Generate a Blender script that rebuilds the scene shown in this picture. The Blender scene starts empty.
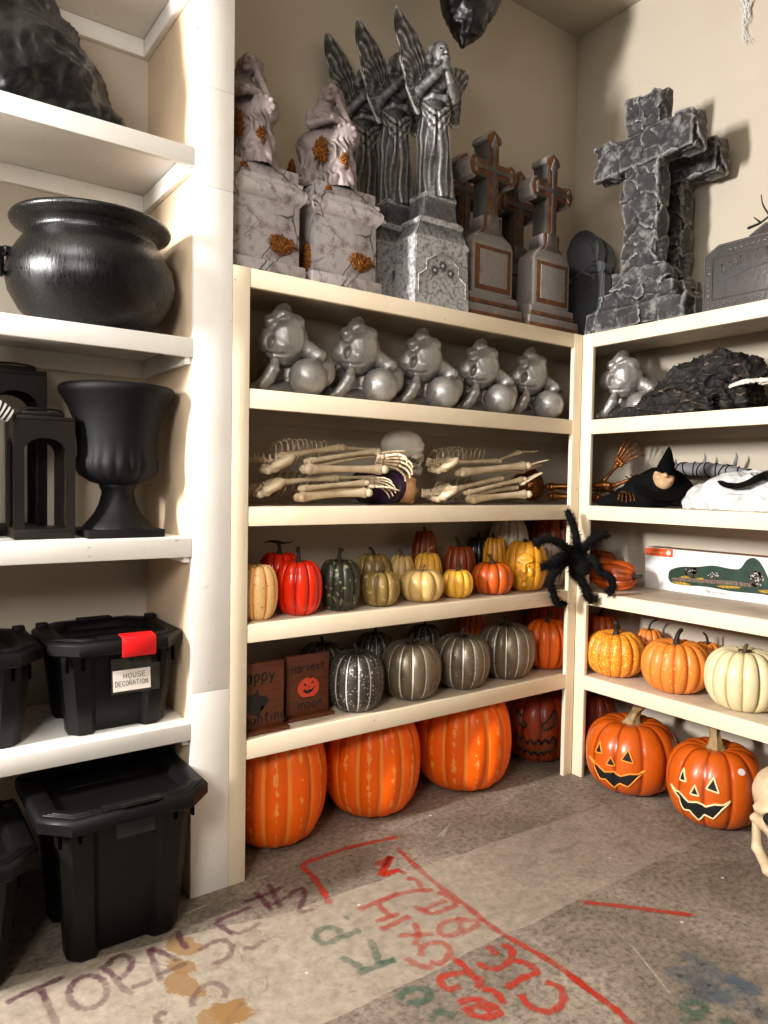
import bpy, bmesh, math, random
import numpy as np
from mathutils import Vector, Matrix, Euler
R = math.radians
PI = math.pi
SC = bpy.context.scene
COL = SC.collection
rnd = random.Random(7)

# ------------------------------------------------------------------ camera
F_PX, PITCH, ROLL, YAW = 725.4, R(-2.184), R(0.934), R(54.4026)
CAM = np.array([-2.8007, -2.3001, 1.4])
_fw = np.array([math.cos(YAW)*math.cos(PITCH), math.sin(YAW)*math.cos(PITCH), math.sin(PITCH)])
_rt0 = np.array([math.sin(YAW), -math.cos(YAW), 0.0])
_up0 = np.cross(_rt0, _fw)
_rt = _rt0*math.cos(ROLL) + _up0*math.sin(ROLL)
_up = -_rt0*math.sin(ROLL) + _up0*math.cos(ROLL)

def at(px, py, ax, val):
    """the point of the place seen at a pixel, on the plane x|y|z = val"""
    d = _fw*F_PX + _rt*(px-384) + _up*(512-py)
    i = 'xyz'.index(ax)
    p = CAM + d*((val-CAM[i])/d[i])
    return Vector(p)

def mpp(p):
    """metres per pixel at a point"""
    return float((np.array(p)-CAM) @ _fw)/F_PX

cd = bpy.data.cameras.new('camera')
cd.sensor_fit = 'VERTICAL'
cd.sensor_height = 24.0
cd.lens = F_PX/1024*24.0
cd.clip_start = 0.02
cam = bpy.data.objects.new('camera', cd)
COL.objects.link(cam)
cam.matrix_world = Matrix([[_rt[0], _up[0], -_fw[0], CAM[0]], [_rt[1], _up[1], -_fw[1], CAM[1]],
                           [_rt[2], _up[2], -_fw[2], CAM[2]], [0, 0, 0, 1]])
SC.camera = cam

# ------------------------------------------------------------------ objects
def tag(o, label=None, cat=None, group=None, kind=None):
    if label: o['label'] = label
    if cat: o['category'] = cat
    if group: o['group'] = group
    if kind: o['kind'] = kind
    return o

def empty(name, loc=(0, 0, 0), rz=0.0, label=None, cat=None, group=None, rot=None):
    o = bpy.data.objects.new(name, None)
    o.empty_display_size = 0.05
    COL.objects.link(o)
    o.location = loc
    o.rotation_euler = rot if rot else (0, 0, rz)
    return tag(o, label, cat, group)

def link_mesh(name, me, m, parent=None, smooth=True):
    o = bpy.data.objects.new(name, me)
    COL.objects.link(o)
    if m is not None:
        for mm in (m if isinstance(m, (list, tuple)) else [m]):
            me.materials.append(mm)
    if parent is not None: o.parent = parent
    if smooth:
        me.polygons.foreach_set('use_smooth', [True]*len(me.polygons))
        if smooth == 'auto':
            try: me.set_sharp_from_angle(angle=R(38))
            except Exception: pass
    me.update()
    return o

def ob(name, bm, m, parent=None, smooth='auto'):
    me = bpy.data.meshes.new(name)
    bmesh.ops.recalc_face_normals(bm, faces=bm.faces[:])
    bm.to_mesh(me); bm.free()
    return link_mesh(name, me, m, parent, smooth)

def children(o):
    return [c for c in bpy.data.objects if c.parent == o]

def copy_tree(o, parent=None, kids=None):
    c = o.copy(); COL.objects.link(c)
    if parent is not None:
        c.parent = parent
    for ch in children(o):
        copy_tree(ch, c)
    return c

# ------------------------------------------------------------------ bmesh shapes
def BM(): return bmesh.new()
def nface(bm, vs):
    try: return bm.faces.new(vs)
    except ValueError: return None

def box(bm, x0, x1, y0, y1, z0, z1, bev=0.0, seg=2, mat=0, rot=None, taper=None):
    """bevelled box; taper = (sx, sy) scale of the top face"""
    t = bmesh.new()
    bmesh.ops.create_cube(t, size=1.0)
    cx, cy, cz = (x0+x1)/2, (y0+y1)/2, (z0+z1)/2
    sx, sy, sz = x1-x0, y1-y0, z1-z0
    for v in t.verts:
        k = (1, 1)
        if taper and v.co.z > 0: k = taper
        v.co = Vector((v.co.x*sx*k[0], v.co.y*sy*k[1], v.co.z*sz))
    if bev > 0:
        bmesh.ops.bevel(t, geom=t.edges[:], offset=bev, segments=seg, affect='EDGES', profile=0.5)
    mt = Matrix.Translation((cx, cy, cz))
    if rot is not None: mt = mt @ Euler(rot).to_matrix().to_4x4()
    merge(bm, t, mt, mat)

def merge(bm, t, mt=None, mat=0):
    if mt is not None: bmesh.ops.transform(t, matrix=mt, verts=t.verts[:])
    mp = {}
    for v in t.verts: mp[v] = bm.verts.new(v.co)
    for f in t.faces:
        try:
            nf = bm.faces.new([mp[v] for v in f.verts]); nf.material_index = mat or f.material_index
        except ValueError: pass
    t.free()

def rings(bm, rr, close=True, caps=True, mat=0):
    """skin a list of rings (each a list of points, same count)"""
    vs = [[bm.verts.new(p) for p in r] for r in rr]
    n = len(vs[0])
    for a, b in zip(vs[:-1], vs[1:]):
        for i in range(n if close else n-1):
            j = (i+1) % n
            f = bm.faces.new((a[i], a[j], b[j], b[i])); f.material_index = mat
    if caps and close:
        f = bm.faces.new(vs[0][::-1]); f.material_index = mat
        f = bm.faces.new(vs[-1]); f.material_index = mat
    return vs

def lathe(bm, prof, n=32, c=(0, 0, 0), mat=0, fn=None, caps=True):
    rr = []
    for r, z in prof:
        ring = []
        for i in range(n):
            a = 2*PI*i/n
            q = r*(fn(a, z) if fn else 1)
            ring.append((c[0]+q*math.cos(a), c[1]+q*math.sin(a), c[2]+z))
        rr.append(ring)
    rings(bm, rr, True, caps, mat)

def tube(bm, pts, rad, n=8, mat=0, flat=1.0, caps=True):
    """swept tube through points; rad a number or a list"""
    P = [Vector(p) for p in pts]
    if not isinstance(rad, (list, tuple)): rad = [rad]*len(P)
    rr = []; up = None
    for i, p in enumerate(P):
        d = (P[min(i+1, len(P)-1)]-P[max(i-1, 0)])
        if d.length < 1e-9: d = Vector((0, 0, 1))
        d.normalize()
        if up is None:
            up = Vector((0, 0, 1)) if abs(d.z) < .9 else Vector((1, 0, 0))
        s = d.cross(up)
        if s.length < 1e-6: s = d.orthogonal()
        s.normalize(); up = s.cross(d).normalized()
        rr.append([p + (s*math.cos(2*PI*k/n) + up*math.sin(2*PI*k/n)*flat)*rad[i] for k in range(n)])
    rings(bm, rr, True, caps, mat)

def smooth_path(pts, k=6):
    """Catmull-Rom through points"""
    P = [Vector(p) for p in pts]
    if len(P) < 3: return P
    Q = [P[0]*2-P[1]] + P + [P[-1]*2-P[-2]]
    out = []
    for i in range(1, len(Q)-2):
        for j in range(k):
            t = j/k
            a, b, c, d = Q[i-1], Q[i], Q[i+1], Q[i+2]
            out.append(0.5*((2*b)+(c-a)*t+(2*a-5*b+4*c-d)*t*t+(3*b-a-3*c+d)*t**3))
    out.append(P[-1])
    return out

def lerp_list(vals, n):
    out = []
    for i in range(n):
        t = i/(n-1)*(len(vals)-1); a = int(min(t, len(vals)-2)); f = t-a
        out.append(vals[a]*(1-f)+vals[a+1]*f)
    return out

def prism(bm, poly, d0, d1, axes='xz', bev=0.0, mat=0, seg=2):
    """extrude a 2D outline between two depths; axes says which world axes the outline uses"""
    t = bmesh.new()
    def mk(u, v, d):
        return {'xz': (u, d, v), 'xy': (u, v, d), 'yz': (d, u, v)}[axes]
    a = [t.verts.new(mk(u, v, d0)) for u, v in poly]
    b = [t.verts.new(mk(u, v, d1)) for u, v in poly]
    n = len(poly)
    fa = t.faces.new(a); fb = t.faces.new(b[::-1])
    for i in range(n):
        t.faces.new((a[i], b[i], b[(i+1) % n], a[(i+1) % n]))
    bmesh.ops.recalc_face_normals(t, faces=t.faces[:])
    if bev > 0:
        es = [e for e in t.edges if all(f in (fa, fb) for f in e.link_faces) or (fa in e.link_faces or fb in e.link_faces)]
        bmesh.ops.bevel(t, geom=es, offset=bev, segments=seg, affect='EDGES', profile=.5, clamp_overlap=True)
    merge(bm, t, None, mat)

# ------------------------------------------------------------------ implicit sculpting (distance fields + surface nets)
def _v(p): return np.array(p, dtype=np.float32)

class Sculpt:
    def __init__(s, lo, hi, res):
        s.lo = _v(lo); s.h = float(res)
        n = np.ceil((_v(hi)-s.lo)/res).astype(int)+1
        s.n = n
        ax = [s.lo[i]+np.arange(n[i], dtype=np.float32)*res for i in range(3)]
        s.X, s.Y, s.Z = np.meshgrid(*ax, indexing='ij')
        s.f = np.full(tuple(n), 9.0, np.float32)
    def _comb(s, d, k, sub=False):
        if sub:
            if k <= 0: s.f = np.maximum(s.f, -d); return
            h = np.clip(.5-.5*(s.f+d)/k, 0, 1)
            s.f = s.f*(1-h)+(-d)*h+k*h*(1-h)
        else:
            if k <= 0: s.f = np.minimum(s.f, d); return
            h = np.clip(.5+.5*(s.f-d)/k, 0, 1)
            s.f = d*(1-h)*1.0 + 0
            raise RuntimeError
    def add(s, d, k=0.01):
        if k <= 0: s.f = np.minimum(s.f, d); return s
        h = np.clip(.5+.5*(d-s.f)/k, 0, 1)
        s.f = d*(1-h)+s.f*h-k*h*(1-h)
        return s
    def cut(s, d, k=0.004):
        h = np.clip(.5-.5*(s.f+d)/max(k, 1e-5), 0, 1)
        s.f = s.f*(1-h)+(-d)*h+k*h*(1-h)
        return s
    def ell(s, c, r, rot=None):
        x, y, z = s.X-c[0], s.Y-c[1], s.Z-c[2]
        if rot is not None:
            m = np.array(Euler(rot).to_matrix().transposed(), np.float32)
            x, y, z = m[0, 0]*x+m[0, 1]*y+m[0, 2]*z, m[1, 0]*x+m[1, 1]*y+m[1, 2]*z, m[2, 0]*x+m[2, 1]*y+m[2, 2]*z
        if not isinstance(r, (tuple, list)): r = (r, r, r)
        k0 = np.sqrt((x/r[0])**2+(y/r[1])**2+(z/r[2])**2)
        k1 = np.sqrt((x/r[0]**2)**2+(y/r[1]**2)**2+(z/r[2]**2)**2)+1e-9
        return k0*(k0-1)/k1
    def cone(s, a, b, ra, rb):
        a, b = _v(a), _v(b); d = b-a; L = float(d@d)+1e-9
        t = np.clip(((s.X-a[0])*d[0]+(s.Y-a[1])*d[1]+(s.Z-a[2])*d[2])/L, 0, 1)
        q = np.sqrt((s.X-a[0]-d[0]*t)**2+(s.Y-a[1]-d[1]*t)**2+(s.Z-a[2]-d[2]*t)**2)
        return q-(ra+(rb-ra)*t)
    def chain(s, pts, rad, k=0.01, addk=None):
        for i in range(len(pts)-1):
            s.add(s.cone(pts[i], pts[i+1], rad[i], rad[i+1]), k)
        return s
    def bx(s, c, hsz, r=0.0, rot=None):
        x, y, z = s.X-c[0], s.Y-c[1], s.Z-c[2]
        if rot is not None:
            m = np.array(Euler(rot).to_matrix().transposed(), np.float32)
            x, y, z = m[0, 0]*x+m[0, 1]*y+m[0, 2]*z, m[1, 0]*x+m[1, 1]*y+m[1, 2]*z, m[2, 0]*x+m[2, 1]*y+m[2, 2]*z
        qx, qy, qz = np.abs(x)-hsz[0]+r, np.abs(y)-hsz[1]+r, np.abs(z)-hsz[2]+r
        o = np.sqrt(np.maximum(qx, 0)**2+np.maximum(qy, 0)**2+np.maximum(qz, 0)**2)
        return o+np.minimum(np.maximum(qx, np.maximum(qy, qz)), 0)-r
    def mesh(s, name):
        return surface_net(s.f, s.lo, s.h, name)

def surface_net(f, lo, h, name):
    n = f.shape
    ins = f < 0
    c = np.zeros((n[0]-1, n[1]-1, n[2]-1), np.int16)
    for i in (0, 1):
        for j in (0, 1):
            for k in (0, 1):
                c += ins[i:n[0]-1+i, j:n[1]-1+j, k:n[2]-1+k]
    act = (c > 0) & (c < 8)
    idx = -np.ones(act.shape, np.int64)
    I = np.argwhere(act)
    idx[act] = np.arange(len(I))
    acc = np.zeros((len(I), 3)); cnt = np.zeros(len(I))
    crn = [(i, j, k) for i in (0, 1) for j in (0, 1) for k in (0, 1)]
    for a in crn:
        for ax in range(3):
            if a[ax]: continue
            b = list(a); b[ax] = 1
            fa = f[I[:, 0]+a[0], I[:, 1]+a[1], I[:, 2]+a[2]]
            fb = f[I[:, 0]+b[0], I[:, 1]+b[1], I[:, 2]+b[2]]
            m = (fa < 0) != (fb < 0)
            t = np.where(m, fa/(fa-fb+1e-12), 0)
            p = np.array(a, float)[None, :].repeat(len(I), 0); p[:, ax] += t
            acc[m] += p[m]; cnt[m] += 1
    V = (I+acc/np.maximum(cnt, 1)[:, None])*h+np.array(lo, float)
    faces = []
    for ax in range(3):
        sl0 = [slice(None)]*3; sl1 = [slice(None)]*3
        sl0[ax] = slice(0, n[ax]-1); sl1[ax] = slice(1, n[ax])
        e = ins[tuple(sl0)] != ins[tuple(sl1)]
        o = [d for d in range(3) if d != ax]
        E = np.argwhere(e)
        E = E[(E[:, o[0]] > 0) & (E[:, o[1]] > 0) & (E[:, o[0]] < n[o[0]]-1) & (E[:, o[1]] < n[o[1]]-1)]
        fl = ins[E[:, 0], E[:, 1], E[:, 2]]
        q = []
        for du, dv in ((0, 0), (1, 0), (1, 1), (0, 1)):
            J = E.copy(); J[:, o[0]] -= du; J[:, o[1]] -= dv
            q.append(idx[J[:, 0], J[:, 1], J[:, 2]])
        Q = np.stack(q, 1)
        flip = fl if ax != 1 else ~fl
        Q[flip] = Q[flip][:, ::-1]
        faces.append(Q)
    Q = np.concatenate(faces)
    Q = Q[(Q >= 0).all(1)]
    me = bpy.data.meshes.new(name)
    me.vertices.add(len(V)); me.vertices.foreach_set('co', V.astype(np.float32).ravel())
    me.loops.add(len(Q)*4); me.loops.foreach_set('vertex_index', Q[:, ::-1].ravel().astype(np.int32))
    me.polygons.add(len(Q)); me.polygons.foreach_set('loop_start', np.arange(len(Q), dtype=np.int32)*4)
    me.update(calc_edges=True)
    return me

def me_co(me):
    a = np.empty(len(me.vertices)*3, np.float32); me.vertices.foreach_get('co', a); return a.reshape(-1, 3)
def me_no(me):
    a = np.empty(len(me.vertices)*3, np.float32); me.vertex_normals.foreach_get('vector', a); return a.reshape(-1, 3)
def me_set(me, co):
    me.vertices.foreach_set('co', co.astype(np.float32).ravel()); me.update()
def me_attr(me, name, vals):
    at_ = me.attributes.new(name, 'FLOAT', 'POINT'); at_.data.foreach_set('value', np.asarray(vals, np.float32))
def snoise(p, seed=0, octv=3):
    """cheap smooth pseudo-noise from sums of sines, about -1..1; p (n,3)"""
    g = np.random.RandomState(seed); out = np.zeros(len(p)); amp = 1.0; fr = 1.0; tot = 0
    for o in range(octv):
        a = np.zeros(len(p))
        for k in range(5):
            w = g.normal(size=3); w /= np.linalg.norm(w)
            a += np.sin(p @ w*fr*(1+.5*g.rand())*2*PI+g.rand()*6.28)
        out += amp*a/3.0; tot += amp; amp *= .5; fr *= 2.0
    return out/tot

# ------------------------------------------------------------------ materials
MATS = {}
def nodes(name):
    m = bpy.data.materials.new(name); m.use_nodes = True
    nt = m.node_tree; nt.nodes.clear()
    out = nt.nodes.new('ShaderNodeOutputMaterial'); b = nt.nodes.new('ShaderNodeBsdfPrincipled')
    nt.links.new(b.outputs[0], out.inputs[0])
    return m, nt, b, out

def N(nt, t, **k):
    n = nt.nodes.new('ShaderNode'+t)
    for a, v in k.items():
        if hasattr(n, a): setattr(n, a, v)
    return n

def lin(c):
    """sRGB 0-255 to linear"""
    o = []
    for v in c[:3]:
        v = v/255
        o.append(v/12.92 if v <= .04045 else ((v+.055)/1.055)**2.4)
    return (*o, 1.0)

def ramp(nt, fac, stops, interp='LINEAR'):
    r = N(nt, 'ValToRGB'); r.color_ramp.interpolation = interp
    e = r.color_ramp.elements
    while len(e) > 1: e.remove(e[-1])
    e[0].position, e[0].color = stops[0][0], stops[0][1]
    for p, c in stops[1:]:
        x = e.new(p); x.color = c
    nt.links.new(fac, r.inputs[0])
    return r.outputs[0]

def g4(v): return (v, v, v, 1)

def mix(nt, fac, a, b, mode='MIX'):
    m = N(nt, 'Mix'); m.data_type = 'RGBA'; m.blend_type = mode
    for s, v in ((m.inputs[0], fac), (m.inputs[6], a), (m.inputs[7], b)):
        if hasattr(v, 'links'): nt.links.new(v, s)
        else: s.default_value = v
    return m.outputs[2]

def math_(nt, op, a, b=None, c=None, clamp=False):
    m = N(nt, 'Math', operation=op, use_clamp=clamp)
    for i, v in enumerate((a, b, c)):
        if v is None: continue
        if hasattr(v, 'links'): nt.links.new(v, m.inputs[i])
        else: m.inputs[i].default_value = v
    return m.outputs[0]

def coords(nt, scale=1.0, kind='Object', vec=None):
    t = N(nt, 'TexCoord'); mp = N(nt, 'Mapping')
    nt.links.new(t.outputs[kind], mp.inputs[0])
    mp.inputs['Scale'].default_value = vec if vec else (scale, scale, scale)
    return mp.outputs[0]

def noise(nt, co, scale=5, detail=4, rough=.55, dist=0.0):
    n = N(nt, 'TexNoise'); n.inputs['Scale'].default_value = scale
    n.inputs['Detail'].default_value = detail; n.inputs['Roughness'].default_value = rough
    n.inputs['Distortion'].default_value = dist
    nt.links.new(co, n.inputs['Vector'])
    return n.outputs['Fac']

def bump(nt, b, h, strength=.3, dist=.01):
    n = N(nt, 'Bump'); n.inputs['Strength'].default_value = strength; n.inputs['Distance'].default_value = dist
    nt.links.new(h, n.inputs['Height']); nt.links.new(n.outputs[0], b.inputs['Normal'])
    return n

def plain(name, c, rough=.5, metal=0.0, var=.12, vs=8, bmp=.15, bs=60, spec=.5, c2=None, bd=.004, coat=0, lo=.35, hi=.65):
    """simple material: colour c varied towards c2 by noise, with fine bump"""
    if name in MATS: return MATS[name]
    m, nt, b, out = nodes(name)
    co = coords(nt)
    a = lin(c); d = lin(c2) if c2 else tuple(max(0, x*(1-var*2)) for x in a[:3])+(1,)
    f = noise(nt, co, vs, 5)
    nt.links.new(ramp(nt, f, [(lo, a), (hi, d)]), b.inputs['Base Color'])
    b.inputs['Roughness'].default_value = rough; b.inputs['Metallic'].default_value = metal
    b.inputs['Specular IOR Level'].default_value = spec
    if coat: b.inputs['Coat Weight'].default_value = coat
    if bmp > 0: bump(nt, b, noise(nt, co, bs, 4), bmp, bd)
    MATS[name] = m
    return m
# ================================================================== the setting
D = 0.4836                       # depth of the shelves: front edges at x = 0 / y = 0, walls at +D
CEIL = 3.92
AX0, AX1 = -1.9263, -1.7928      # wide white board between the two runs
BX0 = -1.7285                    # left stile of the cream run ends here
T = [2.1287, 1.7217, 1.3155, 0.9064, 0.4992]      # shelf tops of the cream runs
TB = [2.0640, 1.6535, 1.2476, 0.8409, 0.4306]     # undersides of their edge boards
A_T = [2.4764, 1.8658, 1.2152, 0.5971]
A_B = [2.4163, 1.8038, 1.1510, 0.5397]
KL = -0.060
RX0, RY0 = -5.6, -5.2            # the room's other walls, behind and left of the camera

def m_wall():
    m, nt, b, out = nodes('wall_paint')
    co = coords(nt)
    f = noise(nt, co, 1.3, 6, .6)
    nt.links.new(ramp(nt, f, [(.3, lin((198, 187, 170))), (.7, lin((190, 178, 160)))]), b.inputs['Base Color'])
    b.inputs['Roughness'].default_value = .75
    b.inputs['Specular IOR Level'].default_value = .25
    bump(nt, b, noise(nt, co, 90, 4), .12, .004)
    return m

def m_paint(name, c, c2, scuff=(120, 105, 90)):
    """painted timber with knocks and nail holes"""
    m, nt, b, out = nodes(name)
    co = coords(nt)
    f = noise(nt, co, 3, 6, .65)
    base = ramp(nt, f, [(.35, lin(c)), (.68, lin(c2))])
    sc = noise(nt, co, 26, 8, .7, .6)
    k = ramp(nt, sc, [(.655, g4(0)), (.70, g4(.55))])
    base = mix(nt, k, base, lin(scuff))
    vo = N(nt, 'TexVoronoi'); vo.inputs['Scale'].default_value = 9; nt.links.new(co, vo.inputs['Vector'])
    k2 = ramp(nt, vo.outputs['Distance'], [(.018, g4(.85)), (.032, g4(0))])
    base = mix(nt, k2, base, lin((60, 48, 40)))
    nt.links.new(base, b.inputs['Base Color'])
    b.inputs['Roughness'].default_value = .42
    g = noise(nt, coords(nt, vec=(40, 40, 6)), 2.2, 5)
    bump(nt, b, g, .12, .003)
    return m

def m_floor():
    m, nt, b, out = nodes('concrete')
    co = coords(nt)
    big = noise(nt, co, 2.1, 10, .68, .6)
    fine = noise(nt, co, 22, 8, .7)
    base = ramp(nt, big, [(.32, lin((100, 90, 80))), (.52, lin((130, 118, 105))), (.72, lin((160, 147, 132)))])
    spk = ramp(nt, noise(nt, co, 48, 9, .75), [(.36, g4(.40)), (.50, g4(.95)), (.62, g4(1.25))])
    base = mix(nt, 1.0, base, spk, 'MULTIPLY')
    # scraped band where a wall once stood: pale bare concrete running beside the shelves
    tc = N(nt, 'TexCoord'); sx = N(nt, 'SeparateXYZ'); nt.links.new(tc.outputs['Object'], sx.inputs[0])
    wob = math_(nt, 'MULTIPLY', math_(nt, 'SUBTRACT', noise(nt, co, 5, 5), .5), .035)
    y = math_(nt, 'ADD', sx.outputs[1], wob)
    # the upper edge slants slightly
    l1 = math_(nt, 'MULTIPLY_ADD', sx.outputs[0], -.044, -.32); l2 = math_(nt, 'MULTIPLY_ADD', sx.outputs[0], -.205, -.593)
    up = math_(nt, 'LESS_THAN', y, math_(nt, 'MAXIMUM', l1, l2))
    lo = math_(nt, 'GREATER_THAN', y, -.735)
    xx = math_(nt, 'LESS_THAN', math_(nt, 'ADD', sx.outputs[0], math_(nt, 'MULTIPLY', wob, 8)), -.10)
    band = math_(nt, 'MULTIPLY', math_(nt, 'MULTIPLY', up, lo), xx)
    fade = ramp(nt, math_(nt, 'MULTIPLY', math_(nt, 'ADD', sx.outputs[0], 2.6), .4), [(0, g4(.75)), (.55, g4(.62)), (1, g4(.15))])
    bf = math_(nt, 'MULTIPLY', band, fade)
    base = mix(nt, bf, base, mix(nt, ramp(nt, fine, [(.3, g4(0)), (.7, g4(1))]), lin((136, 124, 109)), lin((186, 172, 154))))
    # rust-brown spill
    vm = N(nt, 'VectorMath', operation='SUBTRACT'); nt.links.new(tc.outputs['Object'], vm.inputs[0])
    def blot(cx, cy, sx_, sy_, th=.0):
        q = N(nt, 'Mapping'); nt.links.new(tc.outputs['Object'], q.inputs[0])
        q.vector_type = 'TEXTURE'
        q.inputs['Location'].default_value = (cx, cy, 0); q.inputs['Scale'].default_value = (sx_, sy_, 1); q.inputs['Rotation'].default_value = (0, 0, th)
        l = N(nt, 'VectorMath', operation='LENGTH'); nt.links.new(q.outputs[0], l.inputs[0])
        e = math_(nt, 'ADD', l.outputs['Value'], math_(nt, 'MULTIPLY', math_(nt, 'SUBTRACT', noise(nt, co, 13, 7, .7), .5), 2.6))
        return ramp(nt, e, [(.86, g4(.8)), (1.0, g4(0))])
    for a in BLOTS:
        base = mix(nt, blot(*a), base, lin((134, 100, 58)))
    # flecks of white paint, dark pits
    v = N(nt, 'TexVoronoi'); v.inputs['Scale'].default_value = 7; v.inputs['Randomness'].default_value = 1; nt.links.new(co, v.inputs['Vector'])
    base = mix(nt, ramp(nt, math_(nt, 'ADD', v.outputs['Distance'], math_(nt, 'MULTIPLY', fine, .06)), [(.055, g4(.85)), (.075, g4(0))]), base, lin((226, 220, 208)))
    v2 = N(nt, 'TexVoronoi'); v2.inputs['Scale'].default_value = 11; nt.links.new(coords(nt, vec=(1, 1.4, 1)), v2.inputs['Vector'])
    base = mix(nt, ramp(nt, v2.outputs['Distance'], [(.025, g4(.7)), (.05, g4(0))]), base, lin((60, 50, 42)))
    ck = noise(nt, co, 5, 10, .8, 1.6)
    base = mix(nt, ramp(nt, ck, [(.575, g4(0)), (.66, g4(.55))]), base, lin((92, 80, 68)))
    nt.links.new(base, b.inputs['Base Color'])
    nt.links.new(ramp(nt, fine, [(.3, g4(.55)), (.7, g4(.8))]), b.inputs['Roughness'])
    b.inputs['Specular IOR Level'].default_value = .3
    bump(nt, b, mix(nt, .5, big, fine), .25, .006)
    return m

_b1 = at(185, 985, 'z', 0); _b2 = at(222, 1018, 'z', 0); _b3 = at(182, 945, 'z', 0)
_b4 = at(232, 1012, 'z', 0); _b5 = at(178, 965, 'z', 0)
BLOTS = [(_b1.x, _b1.y, .04, .09, .5), (_b2.x, _b2.y, .095, .05, .3), (_b3.x, _b3.y, .045, .06, .2), (_b4.x, _b4.y, .06, .05, 0), (_b5.x, _b5.y, .03, .06, .6)]

WALL = m_wall()
WHITE = m_paint('white_painted_wood', (244, 240, 234), (234, 228, 220))
CREAM = m_paint('cream_painted_wood', (240, 225, 198), (232, 214, 184), (150, 125, 95))
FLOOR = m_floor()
GREYWALL = plain('grey_wall_paint', (96, 96, 98), .8, var=.04, vs=2)
CEILM = plain('ceiling_paint', (186, 176, 160), .8, var=.04, vs=2)
SHELFWOOD = plain('shelf_top_board', (206, 190, 168), .55, var=.12, vs=5, c2=(178, 160, 138))
PLASTER = plain('bare_plaster', (214, 190, 160), .8, var=.05, vs=4, c2=(202, 178, 148))

def slab(name, x0, x1, y0, y1, z0, z1, m, kind='structure', parent=None, bev=0.0):
    bm = BM(); box(bm, x0, x1, y0, y1, z0, z1, bev)
    o = ob(name, bm, m, parent, False)
    if kind: o['kind'] = kind
    return o

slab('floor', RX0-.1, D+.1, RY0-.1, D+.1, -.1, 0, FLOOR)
slab('ceiling', RX0-.1, D+.1, RY0-.1, D+.1, CEIL, CEIL+.1, CEILM)
slab('wall_back', RX0-.1, D+.1, D, D+.1, 0, CEIL, WALL)
slab('wall_right', D, D+.1, RY0, D, 0, CEIL, WALL)
slab('wall_front', RX0-.1, D+.1, RY0-.1, RY0, 0, CEIL, GREYWALL)
slab('wall_left', RX0-.1, RX0, RY0, D, 0, CEIL, GREYWALL)

# ------------------------------------------------------------------ shelving
def part(name, parent, m, *b, bev=.002):
    bm = BM(); box(bm, *b, bev)
    return ob(name, bm, m, parent)

G = .001
# ---- left: white shelf unit
A = empty('shelf_unit', (-2.6, 0, 0), 0, 'white painted built-in shelf unit with wide front board, holding the cauldron and black bins', 'shelving')
A.location = (0, 0, 0)
AL = -3.3
_j = [0]+[at(212, r_, 'y', 0).z for r_ in (691, 187, 87)]+[CEIL-.002]
for a_, b_ in zip(_j[:-1], _j[1:]):
    part('front_board', A, WHITE, AX0, AX1, 0, .022, a_+.0004, b_-.0004, bev=.001)
part('side_panel', A, PLASTER, AX0, AX1-.03, .023, D-G, 0, CEIL-.002)
part('end_panel', A, WHITE, AL-.03, AL, 0, D-G, 0, 3.2)
ATOP = 3.045
for zt, zb in zip([ATOP]+A_T, [ATOP-.062]+A_B):
    s = part('shelf', A, WHITE, AL+G, AX0-G, .02, D-G, zt-.018, zt-.0006)
    part('edge_board', s, WHITE, AL+G, AX0-G, 0, .0195, zb, zt-.0004, bev=.003)
    part('cleat', s, WHITE, AL+G, AX0-G-.022, D-.024, D-G, zb-.02, zt-.019)
    part('cleat', s, WHITE, AX0-.022, AX0-G, .022, D-G, zb-.02, zt-.019)

# ---- middle: cream run on the back wall
B = empty('shelf_unit', (0, 0, 0), 0, 'cream five-tier shelf run on the back wall, holding skeletons and grey pumpkins', 'shelving')
part('post', B, CREAM, AX1+G, BX0, 0, .021, 0, T[0])
part('post', B, CREAM, KL, -G/2, 0, .021, 0, T[0])
for zt, zb in zip(T, TB):
    s = part('shelf', B, SHELFWOOD, AX1+.002, D-G, .022, D-G, zt-.018, zt-.0005)
    part('edge_board', s, CREAM, BX0+G/2, KL-G/2, .0005, .0215, zb, zt-.0004, bev=.003)
    if zt < 2: part('cleat', s, WALL, AX1+.002, D-G-.022, D-.021, D-G, zb-.012, zt-.019)
part('side_panel', B, PLASTER, AX1-.028, AX1-.002+.003, .023, D-G, 0, T[0]-.02)
# ---- right: cream run on the right wall
Cc = empty('shelf_unit', (0, 0, 0), 0, 'cream shelf run on the right wall beyond the corner post, holding the white box', 'shelving')
CY1 = -2.2
part('post', Cc, CREAM, 0, .021, KL, -G/2, 0, T[0])
part('post', Cc, CREAM, 0, .021, CY1, CY1+.06, 0, T[0])
part('end_panel', Cc, PLASTER, .022, D-G, CY1, CY1+.02, 0, T[0]-.02)
for zt, zb in zip(T, TB):
    s = part('shelf', Cc, SHELFWOOD, .022, D-G, CY1+.021, .021, zt-.018, zt-.0005)
    part('edge_board', s, CREAM, .0005, .0215, CY1+.06+G, KL-G/2, zb, zt-.0004, bev=.003)
    if zt < 2: part('cleat', s, WALL, D-.021, D-G, CY1+.021, .021, zb-.012, zt-.019)

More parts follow.
